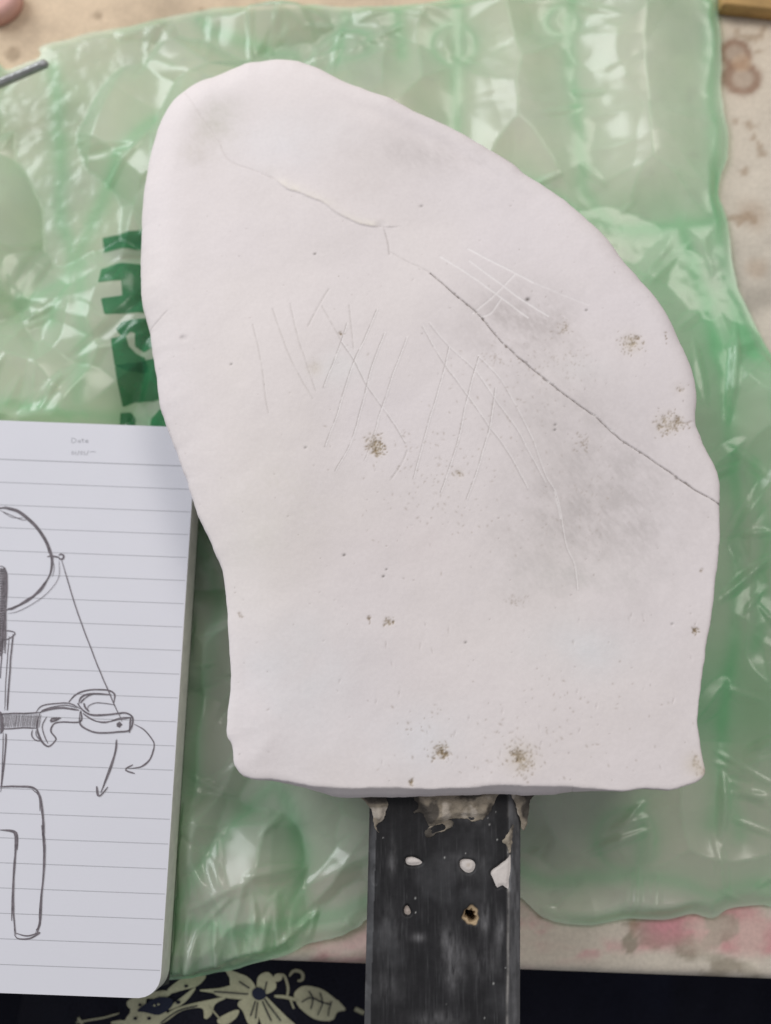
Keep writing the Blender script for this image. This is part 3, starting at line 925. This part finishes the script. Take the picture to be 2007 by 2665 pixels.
b_head, b_first, b_last = page_b(250, 1203), page_b(250, 1263), page_b(250, 2521)
V, F = [], []
for k in range(22):
    b = b_head if k == 0 else b_first + (b_last - b_first) * (k - 1) / 20
    P = np.array([page_pt(a, b) for a in np.linspace(0.0004, nb_w - 0.002, 40)])
    ribbon(V, F, P, 0.00030 if k == 0 else 0.00020, page_z, 0.00004, False)
rules = mesh_obj('ruled_lines', V, F, M_rule, None, smooth=False)

V, F = [], []


def q5(l): return [(.36 * a, 1080 + .36 * b) for a, b in l]
def q6(l): return [(.36 * a, 1600 + .36 * b) for a, b in l]
def q7(l): return [(.6 * a, 2150 + .6 * b) for a, b in l]


stroke_n = [0]


def stroke(l, w=2.2, rep=1, jit=2.5):
    base = np.array(l, float)
    for r_ in range(rep):
        stroke_n[0] += 1
        Q = base + (RNG.normal(0, jit * 0.5, base.shape) if r_ else 0)
        P = wobble(np.array([pt(u, v, page_z) for u, v in Q]), 0.00012, 300 + stroke_n[0], 0.0006)
        ribbon(V, F, P, w * 0.000165 * (1 if r_ == 0 else 0.7), page_z, 0.00008 + 0.00002 * (stroke_n[0] % 7), True)


big = [(-120, 720), (-40, 680), (30, 670), (80, 682), (135, 702), (200, 750), (270, 820), (330, 910), (365, 1000), (375, 1060), (362, 1150), (310, 1240), (240, 1320), (150, 1375), (50, 1410), (-60, 1420)]
stroke(q5(big), 2.4, 1, 5)
for k in range(5):
    sh = RNG.normal(0, 5, 2)
    stroke([(a + sh[0] * .36, b + sh[1] * .36) for a, b in q5(big[RNG.integers(0, 5):RNG.integers(9, 16)])], RNG.uniform(1.0, 2.2), 1)
stroke(q5([(0, 690), (70, 720), (160, 760), (200, 755)]), 1.3)
stroke(q5([(20, 700), (90, 740), (170, 745)]), 1.1)
stroke(q5([(180, 740), (230, 780), (290, 850), (340, 940), (355, 1000)]), 3.6, 2, 3)
stroke(q5([(340, 1190), (280, 1270), (200, 1340), (100, 1390), (60, 1400)]), 3.0, 2, 4)
stroke(q5([(430, 1050), (430, 1150), (400, 1220), (330, 1300), (230, 1370), (130, 1420), (60, 1435)]), 1.0)
stroke(q5([(385, 1060), (392, 1110), (380, 1170)]), 1.0)
stroke(q5([(345, 1022), (380, 1020), (425, 1030)]), 3.4, 2, 2)
stroke(q5([(425, 1015), (445, 1005), (462, 1020), (455, 1040), (435, 1042), (424, 1026)]), 3.0, 2, 2)
stroke(q5([(445, 1040), (500, 1230), (570, 1450), ]) + q6([(720, 400), (820, 630), (882, 770)]), 1.9, 1)
# scribble-filled upright at the page's left
for k in range(34):
    a = 1105 + k * 18
    stroke(q5([(-12, a), (14, a + 10), (46 - 0.02 * k * k, a + 4), (20, a + 22), (-6, a + 28)]), 1.5, 1)
for xo in (2, 14, 26, 38):
    stroke(q5([(xo, 1105), (xo + 8, 1250), (xo + 4, 1400), (xo, 1560), (xo - 4, 1700)]), 1.6, 2, 3)
stroke(q5([(0, 1092), (30, 1100), (48, 1150), (52, 1260), (44, 1400), (42, 1560), (36, 1722)]), 2.4, 2)
stroke(q6([(36, 0), (24, 120), (12, 300), (4, 460)]), 2.2, 2)
stroke(q6([(6, 0), (4, 120), (0, 300)]), 3, 2)
stroke(q5([(30, 1562), (70, 1560), (112, 1575), (90, 1600), (60, 1618), (24, 1622)]), 2, 1)
stroke(q6([(98, 140), (80, 300), (66, 500), (52, 690)]), 2.6, 2, 2)
stroke(q6([(66, 155), (54, 320), (44, 480), (36, 690)]), 1.7, 1)
stroke(q6([(48, 860), (40, 1000), (14, 1240)]), 2.4, 2, 3)
stroke(q6([(26, 850), (22, 1000), (10, 1250), (6, 1280)]), 1.6, 1)
stroke(q6([(-10, 716), (100, 712), (200, 712), (295, 706)]), 2.4, 2, 2)
stroke(q6([(-10, 824), (80, 824), (170, 818), (264, 820)]), 2.4, 2, 2)
for k in range(26):
    a = 20 + k * 10.5
    stroke(q6([(a + 14, 718), (a, 818)]), 1.2, 1)
stroke(q6([(0, 700), (14, 730), (18, 830), (2, 850)]), 5, 3, 4)
for l, w, r_ in (([(262, 704), (300, 660), (380, 642), (500, 640), (582, 680)], 2.2, 1), ([(290, 706), (340, 686), (450, 672), (572, 690)], 3.2, 2), ([(300, 690), (380, 665), (480, 652), (560, 670)], 1.6, 1),
                 ([(582, 690), (580, 772), (450, 776), (392, 790), (368, 840), (402, 890), (400, 912), (350, 952), (300, 905), (268, 810), (290, 710)], 2.8, 2),
                 ([(440, 745), (372, 750), (376, 770), (430, 752)], 3.2, 2), ([(340, 735), (308, 800), (322, 870), (348, 930)], 1.8, 1), ([(238, 830), (230, 870), (258, 905), (305, 912)], 2.0, 1),
                 ([(260, 830), (262, 870), (290, 905)], 1.6, 1),
                 ([(500, 632), (540, 585), (600, 555), (680, 542), (780, 546), (828, 575), (824, 640)], 3.0, 2), ([(570, 650), (580, 610), (620, 580), (700, 570), (805, 576)], 2.6, 2),
                 ([(586, 640), (604, 614), (640, 585), (680, 572)], 2.0, 2), ([(560, 640), (600, 690), (660, 722), (760, 724), (850, 714), (912, 710), (960, 745), (940, 830), (850, 846), (720, 852), (640, 832), (580, 785), (580, 700)], 2.8, 2),
                 ([(600, 715), (680, 765), (760, 776), (860, 756), (956, 742)], 2.2, 2), ([(610, 640), (615, 670), (645, 700)], 3.4, 2), ([(636, 690), (642, 660), (700, 636), (800, 645), (830, 655)], 1.4, 1), ([(945, 745), (936, 855)], 2.4, 2),
                 ([(846, 790), (862, 782), (876, 790), (868, 804), (850, 802), (852, 790), (866, 794)], 5.5, 2),
                 ([(846, 900), (838, 980), (800, 1120), (730, 1285)], 2.4, 2), ([(700, 1238), (714, 1312), (780, 1245)], 2.4, 2), ([(838, 905), (830, 990), (790, 1110), (745, 1240)], 1.4, 1),
                 ([(970, 790), (1040, 830), (1100, 900), (1116, 950), (1090, 1040), (1030, 1095), (930, 1112)], 2.3, 1), ([(1112, 960), (1080, 1050), (1010, 1105)], 1.6, 1), ([(962, 1085), (906, 1120), (976, 1146)], 2.6, 2),
                 ([(0, 1240), (120, 1240), (240, 1252), (285, 1300), (305, 1380), (315, 1500), (316, 1670)], 3.0, 2), ([(230, 1262), (280, 1310), (290, 1420)], 1.8, 1), ([(298, 1370), (308, 1480), (306, 1600)], 2.4, 1),
                 ([(0, 1556), (100, 1562), (128, 1600), (124, 1700)], 2.2, 1), ([(60, 1556), (104, 1580), (112, 1680)], 2.0, 1)):
    stroke(q6(l), w, r_, 2)
stroke(q7([(184, 0), (190, 90), (190, 200), (181, 300), (176, 400), (162, 462)]), 3.0, 3, 3)
stroke(q7([(182, 270), (172, 380), (174, 430), (156, 450)]), 2.6, 2, 2)
stroke(q7([(72, 464), (120, 476), (176, 460), (130, 486), (80, 488), (64, 470)]), 2.2, 2, 2)
stroke(q7([(68, 470), (56, 300), (66, 150), (70, 60), (60, 26), (0, 16)]), 2.6, 2, 3)
stroke(q7([(62, 30), (74, 60), (60, 180), (52, 410)]), 2.4, 1)
drawing = mesh_obj('pencil_drawing', V, F, M_ink, None, smooth=False)

# pale printed "Date" and the figures below it
V, F = [], []
DATE = [[(520, 168), (520, 200), (540, 198), (552, 184), (540, 170), (520, 168)], [(578, 182), (566, 186), (566, 198), (578, 198), (582, 182), (584, 200)], [(598, 170), (598, 196), (606, 200)], [(590, 180), (608, 180)],
        [(618, 190), (638, 188), (630, 180), (618, 190), (624, 200), (640, 197)],
        [(525, 262), (518, 275), (527, 288), (536, 275), (525, 262)], [(548, 262), (548, 290)], [(572, 258), (560, 292)], [(590, 262), (580, 275), (588, 288), (598, 276), (590, 262)], [(612, 262), (606, 272), (618, 280), (608, 290)],
        [(640, 258), (626, 292)], [(650, 268), (670, 264), (692, 268)]]
for l in DATE:
    P = wobble(np.array([pt(u, v, page_z) for u, v in q5(l)]), 0.00003, 3, 0.0004)
    ribbon(V, F, P, 0.00022, page_z, 0.00005, False)
date = mesh_obj('date_print', V, F, M_rule, None, smooth=False)
nb = empty('notebook', (*page_pt(0.06, 0.09), 0.008))
tag(nb, 'open lined notebook with a pencil sketch of a clamp, left of the plaster slab', 'notebook')
adopt(nb, page, block, cover)
for c in (rules, drawing, date):
    c.parent = page

# ------------------------------------------------------------------ green air cushion film
bz = 0.006
BAG = [(-60, 148), (10, 150), (60, 135), (92, 122), (93, 98), (180, 75), (300, 48), (400, 25), (520, 12), (640, 8), (760, 14), (860, 10), (960, -2), (1060, -12), (1300, -20), (1535, -20), (1553, 30),
       (1556, 120), (1562, 220), (1572, 320), (1562, 370), (1556, 420), (1572, 470), (1582, 560), (1602, 640), (1630, 700), (1660, 760), (1700, 840), (1720, 1000), (1725, 1300), (1720, 1600), (1712, 1850),
       (1700, 1950), (1640, 1952), (1580, 1968), (1540, 1985), (1490, 1978), (1440, 1990), (1390, 1985), (1330, 1988), (1260, 1998), (1200, 1990), (1165, 1975), (1130, 1940), (1090, 1945), (1000, 1950), (900, 1960), (800, 1985),
       (770, 2010), (720, 2030), (660, 2045), (600, 2068), (520, 2092), (440, 2108), (350, 2122), (250, 2122), (120, 2100), (-60, 2090), (-60, 1500), (-60, 800)]
bag_out = smooth_poly(smooth_poly(pts(BAG, 0.0018, K), True, 3), True, 4)
bag_out = bag_out + np.stack([0.0013 * fbm(bag_out[:, 0], bag_out[:, 1], 0.012, 281, 4, .6), 0.0013 * fbm(bag_out[:, 0], bag_out[:, 1], 0.012, 291, 4, .6)], 1)
bg = Grid(bag_out[::2], 0.0006)
BX, BY, BD = bg.X, bg.Y, bg.D
SEAMS = [[(985, -20), (990, 60), (988, 150), (985, 260), (980, 420)], [(1240, -20), (1232, 60), (1240, 150), (1255, 300), (1268, 410), (1320, 470)],
         [(1536, -20), (1540, 100), (1546, 250), (1552, 380), (1558, 480), (1590, 640), (1630, 760)], [(1120, 380), (1200, 420), (1300, 470), (1400, 486), (1550, 470)],
         [(1470, 470), (1530, 640), (1560, 800), (1580, 960), (1600, 1120), (1596, 1300), (1575, 1500), (1555, 1700), (1540, 1780)], [(1640, 1000), (1660, 1200), (1640, 1400)],
         [(1120, 1880), (1190, 1905), (1290, 1900), (1400, 1892), (1440, 1898), (1500, 1915), (1550, 1938), (1610, 1915), (1720, 1920)], [(1390, 1740), (1385, 1900)],
         [(430, 28), (470, 60), (540, 88), (640, 112)], [(108, 130), (118, 220), (126, 330), (124, 450), (150, 560), (112, 700)], [(330, 260), (250, 350), (170, 520), (130, 610), (40, 660)],
         [(165, 560), (190, 720), (180, 880)], [(0, 880), (150, 900), (320, 905)], [(355, 1995), (450, 1990), (520, 2002), (640, 1992), (720, 1980), (800, 1950)], [(600, 1680), (520, 1760), (430, 1880), (370, 1980)],
         [(600, 1700), (650, 1830), (640, 1960)], [(1580, 1690), (1600, 1800)], [(860, 10), (870, 120)], [(740, 20), (730, 130)], [(400, 1120), (470, 1300), (440, 1500), (420, 1700)]]
seamd = np.full(BX.shape, 1e3)
WS = []
for i, s_ in enumerate(SEAMS):
    P = wobble(pts(s_, bz, K), 0.0012, 400 + i, 0.003)
    WS.append(P)
    seamd = np.minimum(seamd, seg_dist(BX, BY, P)[0])
for (u, v, r) in ((762, 92, 42), (980, 88, 52), (1215, 34, 36), (1355, 1815, 62)):
    x, y = pt(u * K, v * K, bz)
    R = r * K * 0.000125
    d = np.hypot(BX - x, BY - y)
    seamd = np.minimum(seamd, np.abs(d - R * (1 + 0.08 * fbm(BX, BY, 0.008, 8))) + 0.0008)


def crumple(X_, Y_, n, seed, slope, curv, box, ids=None):
    r = np.random.default_rng(seed)
    sx_ = r.uniform(box[0], box[1], n); sy_ = r.uniform(box[2], box[3], n)
    g = r.normal(0, slope, (n, 2)); o = r.normal(0, slope * 0.002, n)
    hi = np.full(X_.shape, -1e9)
    for k in range(n):
        dx, dy = X_ - sx_[k], Y_ - sy_[k]
        h = o[k] + g[k, 0] * dx + g[k, 1] * dy - curv * (dx * dx + dy * dy)
        if ids is not None:
            ids[h > hi] = k
        hi = np.maximum(hi, h)
    return hi


box = (BX.min(), BX.max(), BY.min(), BY.max())
wx = BX + 0.0022 * fbm(BX, BY, 0.02, 200, 2); wy = BY + 0.0022 * fbm(BX, BY, 0.02, 210, 2)
cell1, cell2 = np.zeros(BX.shape, int), np.zeros(BX.shape, int)
c1 = crumple(wx, wy, 150, 5, 0.26, 8.0, box, cell1)
c2 = -crumple(wx, wy, 190, 6, 0.24, 9.0, box, cell2)
c3 = crumple(wx, wy, 420, 8, 0.26, 16.0, box)
c1 -= c1.mean(); c2 -= c2.mean(); c3 -= c3.mean()
leftw = sstep(0.005, -0.03, BX)                       # the left cushion is flatter and more crumpled
amp = 0.34 + 0.95 * leftw
pillow = 1 - np.exp(-(seamd / 0.017) ** 2)
H = 0.0040 + (0.0090 - 0.0005 * leftw) * pillow + amp * (0.75 * c1 + 0.6 * c2) + (0.06 + 0.5 * leftw) * c3
# puckers running off the welds
rf = np.random.default_rng(77)
for k in range(240):
    # sharp straight folds, most of them on the slack left cushion and off the welds
    if k >= 215:
        cx_, cy_ = rf.uniform(*world_at(400, 2480, 0)[:1] + world_at(800, 2480, 0)[:1]), world_at(600, 2470, 0)[1] + rf.normal(0, 0.004)
        an, ln, wd, ht = rf.normal(1.45, 0.18), rf.uniform(0.010, 0.018), rf.uniform(0.0016, 0.0032), rf.uniform(0.001, 0.0025)
    elif 100 <= k < 128:
        cx_, cy_ = rf.uniform(0.09, 0.145), rf.uniform(-0.05, 0.15)
        an, ln, wd, ht = rf.normal(1.3, 0.6), rf.uniform(0.008, 0.022), rf.uniform(0.002, 0.005), rf.uniform(0.0006, 0.0018)
    elif k < 100:
        cx_, cy_ = rf.uniform(box[0], 0.0), rf.uniform(box[2], box[3])
        an = rf.normal(0.9, 0.7)
        ln, wd, ht = rf.uniform(0.008, 0.030), rf.uniform(0.0014, 0.0042), rf.uniform(0.0004, 0.0017) * rf.choice((-1, 1))
    else:
        P_ = WS[rf.integers(0, len(WS))]
        j_ = rf.integers(0, len(P_) - 1)
        t_ = P_[min(j_ + 1, len(P_) - 1)] - P_[j_]
        an = math.atan2(t_[1], t_[0]) + rf.choice((-1, 1)) * rf.uniform(0.7, 1.5)
        ln, wd, ht = rf.uniform(0.005, 0.013), rf.uniform(0.0012, 0.0026), rf.uniform(0.0003, 0.0009)
        cx_, cy_ = P_[j_][0] + math.cos(an) * ln * 0.7, P_[j_][1] + math.sin(an) * ln * 0.7
    q0, q1 = bg.local(cx_, cy_, ln), None
    if len(q0) == 0:
        continue
    dx_, dy_ = BX[q0] - cx_, BY[q0] - cy_
    al = dx_ * math.cos(an) + dy_ * math.sin(an)
    ac = -dx_ * math.sin(an) + dy_ * math.cos(an) + 3.0 * rf.normal(0, 1) * al * al
    tp = np.clip(1 - (al / ln) ** 2, 0, 1)
    H[q0] += ht * tp * np.clip(1 - np.abs(ac) / (wd * (0.4 + 0.6 * tp)), 0, 1)
H += 0.0009 * fbm(BX, BY, 0.02, 240, 3)
H = np.maximum(H, 0.0022 + 0.0006 * fbm(BX, BY, 0.01, 250)) 
H = 0.0016 + (H - 0.0016) * sstep(0, 0.0035 + 0.003 * vnoise(BX * 90, BY * 90, 7), BD)
# pressed flat under the slab and the notebook
def footprint(P, lim, soft):
    d = seg_dist(BX, BY, P, True)[0] * np.where(inside(BX, BY, P), 1, -1)
    return d


dslab = footprint(outline[::4], 0, 0)
dnote = footprint(npoly[::2], 0, 0)
press = np.maximum(sstep(-0.008, 0.012, dslab), sstep(-0.006, 0.003, dnote))
H = H * (1 - press) + np.minimum(H, 0.0070) * press
H = np.where(dnote > -0.001, np.minimum(H, 0.0076), H)
H = np.where(dslab > 0.004, np.minimum(H, 0.0092), H)
bT = (BX - pa[0]) * en[0] + (BY - pa[1]) * en[1]
H -= 0.12 * np.clip(-bT, 0, 1)                        # droops over the front edge
bg.Z = H
lay = sstep(0.1, 0.5, fbm(wx, wy, 0.03, 260, 3))
dens_a = 1.2 * np.exp(-(seamd / 0.0026) ** 2) + 0.30 * np.exp(-(seamd / 0.007) ** 2) + 0.12 * lay + 0.35 * np.exp(-(BD / 0.0007) ** 2)
right_band = sstep(0.068, 0.095, BX) * sstep(0.20, 0.13, BY) * sstep(-0.03, 0.0, BY)
dens_a += (1.5 + 1.3 * fbm(wx, wy, 0.03, 263, 3)) * right_band + 0.10 * leftw * sstep(0.0, -0.05, BY)
# folded-over flaps lie double; sharp creases are denser
flap = np.random.default_rng(3).uniform(0, 1, 400)
dens_a += (0.05 + 0.16 * leftw) * (flap[cell1] > 0.62) + (0.04 + 0.10 * leftw) * (flap[cell2 + 170] > 0.7)
full = np.full((bg.ny, bg.nx), np.nan)
full[bg.idmap >= 0] = bg.Z
lap_ = np.zeros_like(full)
for k_ in (1, 2):
    lap_[k_:-k_, k_:-k_] += np.nan_to_num(full[2 * k_:, k_:-k_] + full[:-2 * k_, k_:-k_] + full[k_:-k_, 2 * k_:] + full[k_:-k_, :-2 * k_] - 4 * full[k_:-k_, k_:-k_]) / k_ ** 2
crease = np.clip(np.abs(lap_[bg.idmap >= 0]) / (bg.step ** 2) / 400.0 - 0.6, 0, 1)
dens_a += 0.5 * crease * (1 - press)
gap_shade = sstep(-0.115, -0.085, BX) * sstep(-0.055, -0.068, BX) * sstep(0.075, 0.04, BY) * sstep(-0.06, -0.03, BY)
dens_a += 0.9 * gap_shade  # denser green stands in for the shade between notebook and slab
skirt = sstep(0.004, -0.004, bT)
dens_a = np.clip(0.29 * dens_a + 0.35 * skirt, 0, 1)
film = mesh_obj('upper_film', np.stack([BX, BY, bg.Z], 1), bg.F, M_film, None, extra={'layers_and_shade': dens_a})
lo = Grid(bag_out[::4], 0.003)
lo.Z = 0.0008 + 0.0003 * fbm(lo.X, lo.Y, 0.01, 270) - 0.12 * np.clip(-((lo.X - pa[0]) * en[0] + (lo.Y - pa[1]) * en[1]), 0, 1)
lower = mesh_obj('lower_film', np.stack([lo.X, lo.Y, lo.Z], 1), lo.F, M_film, None, extra={'layers_and_shade': 0 * lo.X})

# dark green print on the film, running down beside the slab
fg = {}


def film_z(x, y):
    j = int(round((y - bg.y0) / bg.step)); i = int(round((x - bg.x0) / bg.step))
    j = min(max(j, 0), bg.ny - 1); i = min(max(i, 0), bg.nx - 1)
    k = bg.idmap[j, i]
    return bg.Z[k] if k >= 0 else bz


def film_zv(x, y):
    fx = (x - bg.x0) / bg.step; fy = (y - bg.y0) / bg.step
    ix = np.clip(fx.astype(int), 0, bg.nx - 2); iy = np.clip(fy.astype(int), 0, bg.ny - 2)
    tx, ty = fx - ix, fy - iy
    z = lambda j, i: np.where(bg.idmap[j, i] >= 0, bg.Z[bg.idmap[j, i]], bz)
    return (z(iy, ix) * (1 - tx) + z(iy, ix + 1) * tx) * (1 - ty) + (z(iy + 1, ix) * (1 - tx) + z(iy + 1, ix + 1) * tx) * ty


def e3(l): return [(.6 * a, 500 + .6 * b) for a, b in l]


LET = [e3([(434, 182), (520, 165), (640, 148), (640, 232), (540, 238), (444, 252)]),
       e3([(446, 345), (540, 325), (680, 310), (700, 545), (610, 548), (476, 562), (458, 490), (548, 474), (540, 406), (442, 416)]),
       e3([(545, 590), (600, 580), (720, 570), (730, 680), (640, 715), (600, 690), (605, 640), (585, 632), (565, 650), (575, 690), (600, 715), (640, 735), (650, 790), (560, 790), (512, 770), (500, 660), (545, 650), (520, 620)]),
       e3([(512, 770), (640, 745), (740, 745), (760, 890), (660, 905), (580, 900), (530, 930), (520, 850)]),
       e3([(520, 955), (560, 945), (580, 975), (575, 1010), (515, 1015)]), e3([(650, 975), (690, 945), (780, 930), (790, 1030), (640, 1020)])]
letters = []
for p in LET:
    Q = pts(p, bz)
    g = Grid(Q, 0.0005)
    g.Z = film_zv(g.X, g.Y) + 0.00025
    letters.append(g.build('printed_letter', M_print, None))
bag = empty('air_cushion_film', (0.0, 0.06, 0.001))
tag(bag, 'crumpled translucent green plastic air cushion film with dark green lettering under the slab', 'plastic film')
adopt(bag, film, lower)
for l in letters:
    l.parent = film

# ------------------------------------------------------------------ seated person's lap
def lap_z(x, y):
    x = np.asarray(x, float); y = np.asarray(y, float)
    def thigh(cx, cz, r, skew):
        d = (x - cx - skew * (y + 0.1)) / r
        return cz + r * np.sqrt(np.clip(1 - d * d, 0.0, 1))
    zl = thigh(-0.062, -0.088, 0.074, 0.10)
    zr = thigh(0.100, -0.215, 0.078, -0.05)
    z = np.maximum(np.maximum(zl, zr), -0.24)
    z = z + 0.0055 * fbm(x + y * 0.4, y * 0.35, 0.04, 500, 3) + 0.0010 * fbm(x * 1.5, y, 0.012, 510, 2)
    z = z - 0.5 * sstep(-0.086, -0.05, y) ** 2 * 0.10
    return z


lp = Grid(np.array([(-0.20, -0.34), (0.178, -0.34), (0.172, -0.02), (-0.20, -0.02)]), 0.0022)
lp.Z = lap_z(lp.X, lp.Y)
lp.C[:] = (0.014, 0.0145, 0.024)
nv = sstep(0.05, 0.12, lp.X) * sstep(0.0, 0.3, fbm(lp.X, lp.Y * 0.2, 0.02, 520, 2))
lp.tint(np.arange(len(lp.X)), 0.6 * nv, (0.016, 0.018, 0.036))
person = lp.build('person', M_cloth, None, walls=[lambda x, y, z, n: (x, y, z - 0.02), lambda x, y, z, n: (x - n[:, 0] * .01, y - n[:, 1] * .01, z * 0 - 0.30)])
tag(person, 'lap of a person seated at the table in black cloth with a cream floral print', 'person')

CREAM = (0.52, 0.51, 0.36)
prints = []


def cloth_patch(l, col, lift, name='print_petal'):
    Q = np.array([pt(u, v, lap_z) for u, v in q7(l)])
    Q = smooth_poly(Q, True, 4)
    Q = Q.mean(0) + (Q - Q.mean(0)) * 1.2
    g = Grid(Q, 0.0006)
    g.Z = lap_z(g.X, g.Y) + lift
    g.C[:] = col
    g.C *= (1 + 0.10 * fbm(g.X, g.Y, 0.004, len(prints)))[:, None]
    prints.append(g.build(name, M_cprint, None))


for l in ([(985, 625), (1030, 640), (1075, 660), (1105, 700), (1110, 720), (1060, 712), (1010, 690), (1005, 660)], [(1125, 660), (1160, 640), (1185, 665), (1190, 700), (1150, 722), (1125, 715)],
          [(880, 712), (960, 705), (1030, 690), (1100, 722), (1095, 742), (1030, 745), (960, 735), (935, 722)], [(1105, 740), (1060, 755), (1040, 775), (1060, 800), (1080, 845), (1110, 850), (1120, 800), (1125, 750)],
          [(1135, 745), (1130, 800), (1150, 860), (1200, 875), (1265, 860), (1240, 830), (1200, 790), (1160, 750)],
          [(880, 655), (840, 645), (790, 665), (745, 700), (740, 720), (800, 705), (850, 690)], [(735, 790), (760, 765), (840, 705), (820, 740), (790, 770), (745, 790)], [(625, 745), (590, 765), (570, 800), (590, 810), (625, 780)],
          [(615, 790), (570, 815), (545, 870), (600, 880), (640, 850), (650, 815)], [(645, 820), (690, 800), (720, 815), (690, 850), (640, 860)], [(735, 720), (700, 715), (660, 725), (640, 740), (690, 745), (725, 735)],
          [(690, 860), (760, 800), (830, 775), (900, 760), (970, 748), (920, 775), (905, 815), (880, 830), (870, 790), (800, 800), (740, 840)],
          [(560, 760), (600, 735), (640, 718), (652, 735), (612, 760), (575, 785)], [(560, 850), (520, 858), (480, 852), (520, 842)], [(1190, 650), (1215, 640), (1222, 660), (1200, 672)], [(950, 840), (990, 812), (1030, 800), (1020, 830), (980, 856)],
          [(1295, 730), (1330, 705), (1390, 715), (1440, 750), (1480, 790), (1450, 800), (1430, 830), (1370, 825), (1320, 790), (1300, 760)], [(1440, 750), (1475, 760), (1450, 768)]):
    cloth_patch(l, CREAM, 0.0004)
for l in ([(1100, 715), (1120, 700), (1145, 712), (1150, 735), (1128, 748), (1105, 738)], [(640, 770), (690, 745), (735, 752), (735, 780), (690, 810), (640, 800), (610, 795)]):
    cloth_patch(l, (0.03, 0.035, 0.06), 0.0008, 'flower_centre')
for (a, b, r) in ((810, 690, 9), (690, 722, 9), (610, 772, 8), (775, 760, 10), (650, 830, 9), (590, 830, 9), (672, 775, 6), (690, 770, 6)):
    cloth_patch([(a + r * math.cos(t), b + r * .7 * math.sin(t)) for t in np.linspace(0, 5.3, 6)], (0.02, 0.022, 0.035) if a not in (672, 690) else CREAM, 0.0011, 'print_dot')
V, F = [], []
for l, w in (([(1085, 700), (1040, 670)], 2), ([(1150, 712), (1160, 670)], 2), ([(1080, 725), (1000, 718), (930, 715)], 2), ([(1110, 755), (1090, 820)], 2), ([(1140, 755), (1180, 840)], 2), ([(1150, 745), (1220, 840)], 2), ([(1120, 760), (1112, 830)], 2),
             ([(1310, 760), (1350, 740), (1400, 760), (1440, 770)], 2), ([(1340, 712), (1360, 745), (1350, 790)], 2), ([(1390, 720), (1400, 765), (1380, 815)], 2), ([(1440, 755), (1430, 790), (1425, 820)], 2), ([(700, 850), (780, 795), (860, 775)], 2)):
    P = wobble(np.array([pt(u, v, lap_z) for u, v in q7(l)]), 0.0001, 5, 0.0008)
    ribbon(V, F, P, w * 0.00013 * 1.6, lambda x, y: float(lap_z(x, y)), 0.0012, False)
veins = mesh_obj('petal_veins', V, F, M_cloth, None, np.tile((0.02, 0.022, 0.035), (len(V), 1)), smooth=False)
for l, w in (([(1190, 735), (1240, 740), (1300, 755)], 5), ([(1245, 740), (1250, 700), (1235, 650), (1215, 640)], 4), ([(1255, 650), (1275, 625), (1310, 635), (1312, 665), (1290, 670)], 5), ([(330, 850), (420, 835), (520, 810)], 3), ([(340, 830), (360, 858)], 6),
             ([(905, 775), (960, 840)], 2.5), ([(1260, 750), (1275, 790)], 3), ([(1540, 790), (1580, 810)], 6)):
    V, F = [], []
    P = wobble(np.array([pt(u, v, lap_z) for u, v in q7(l)]), 0.0001, 6, 0.0008)
    ribbon(V, F, P, w * 0.00013 * 1.6, lambda x, y: float(lap_z(x, y)), 0.0006, True)
    prints.append(mesh_obj('print_stem', V, F, M_cprint, None, np.tile(np.array(CREAM) * 0.8, (len(V), 1)), smooth=False))
for p in prints + [veins]:
    p.parent = person

# ------------------------------------------------------------------ small things at the photo's edges
# steel tool lying over the film at the left
def prism(name, Ptop, z0, z1, mat, bevel=0.0):
    Q = np.asarray(Ptop)
    g = Grid(Q, max((Q.max(0) - Q.min(0)).max() / 90, 0.0003))
    g.Z = z1 - bevel * (1 - np.sqrt(np.clip(1 - np.clip((bevel - g.D) / max(bevel, 1e-9), 0, 1) ** 2, 0, 1))) + 0 * g.X
    return g.build(name, mat, None, walls=[lambda x, y, z, n: (x, y, z * 0 + (z0 + z1) / 2), lambda x, y, z, n: (x, y, z * 0 + z0), lambda x, y, z, n: (x - n[:, 0] * .001, y - n[:, 1] * .001, z * 0 + z0 - 0.00005)])


tz = 0.017
tool_b = prism('shaft', pts([(-90, 238), (0, 199), (60, 174), (112, 150), (124, 158), (120, 168), (60, 194), (0, 220), (-90, 260)], tz), tz - 0.0022, tz, M_steel, 0.0008)
tool_r = prism('edge_strip', pts([(-90, 246), (0, 206), (70, 178), (104, 164), (106, 168), (70, 183), (0, 211), (-90, 251)], tz), tz - 0.0004, tz + 0.0006, M_bright, 0.0003)
tool = empty('metal_tool', (*pt(-20, 195, tz), tz - 0.002))
tag(tool, 'grey metal tool rod with a blunt tip lying on the film at the left', 'tool')
adopt(tool, tool_b, tool_r)

lump = prism('pink_lump', [np.array(pt(-6, 0, 0.004)) + 0.0078 * np.array((math.cos(t), math.sin(t))) * (1 + 0.05 * math.sin(3 * t + 1)) for t in np.linspace(0, 2 * math.pi, 40, endpoint=False)], 0.0005, 0.007, M_pink, 0.0028)
tag(lump, 'pink rounded lump on the worktop in the far left corner', 'lump')
strip = prism('wood_strip', pts([(1880, 10), (2100, 34), (2100, -120), (1880, -140)], 0.007), 0.0004, 0.007, M_wood, 0.001)
tag(strip, 'brown wooden strip lying on the worktop in the far right corner', 'wood strip')
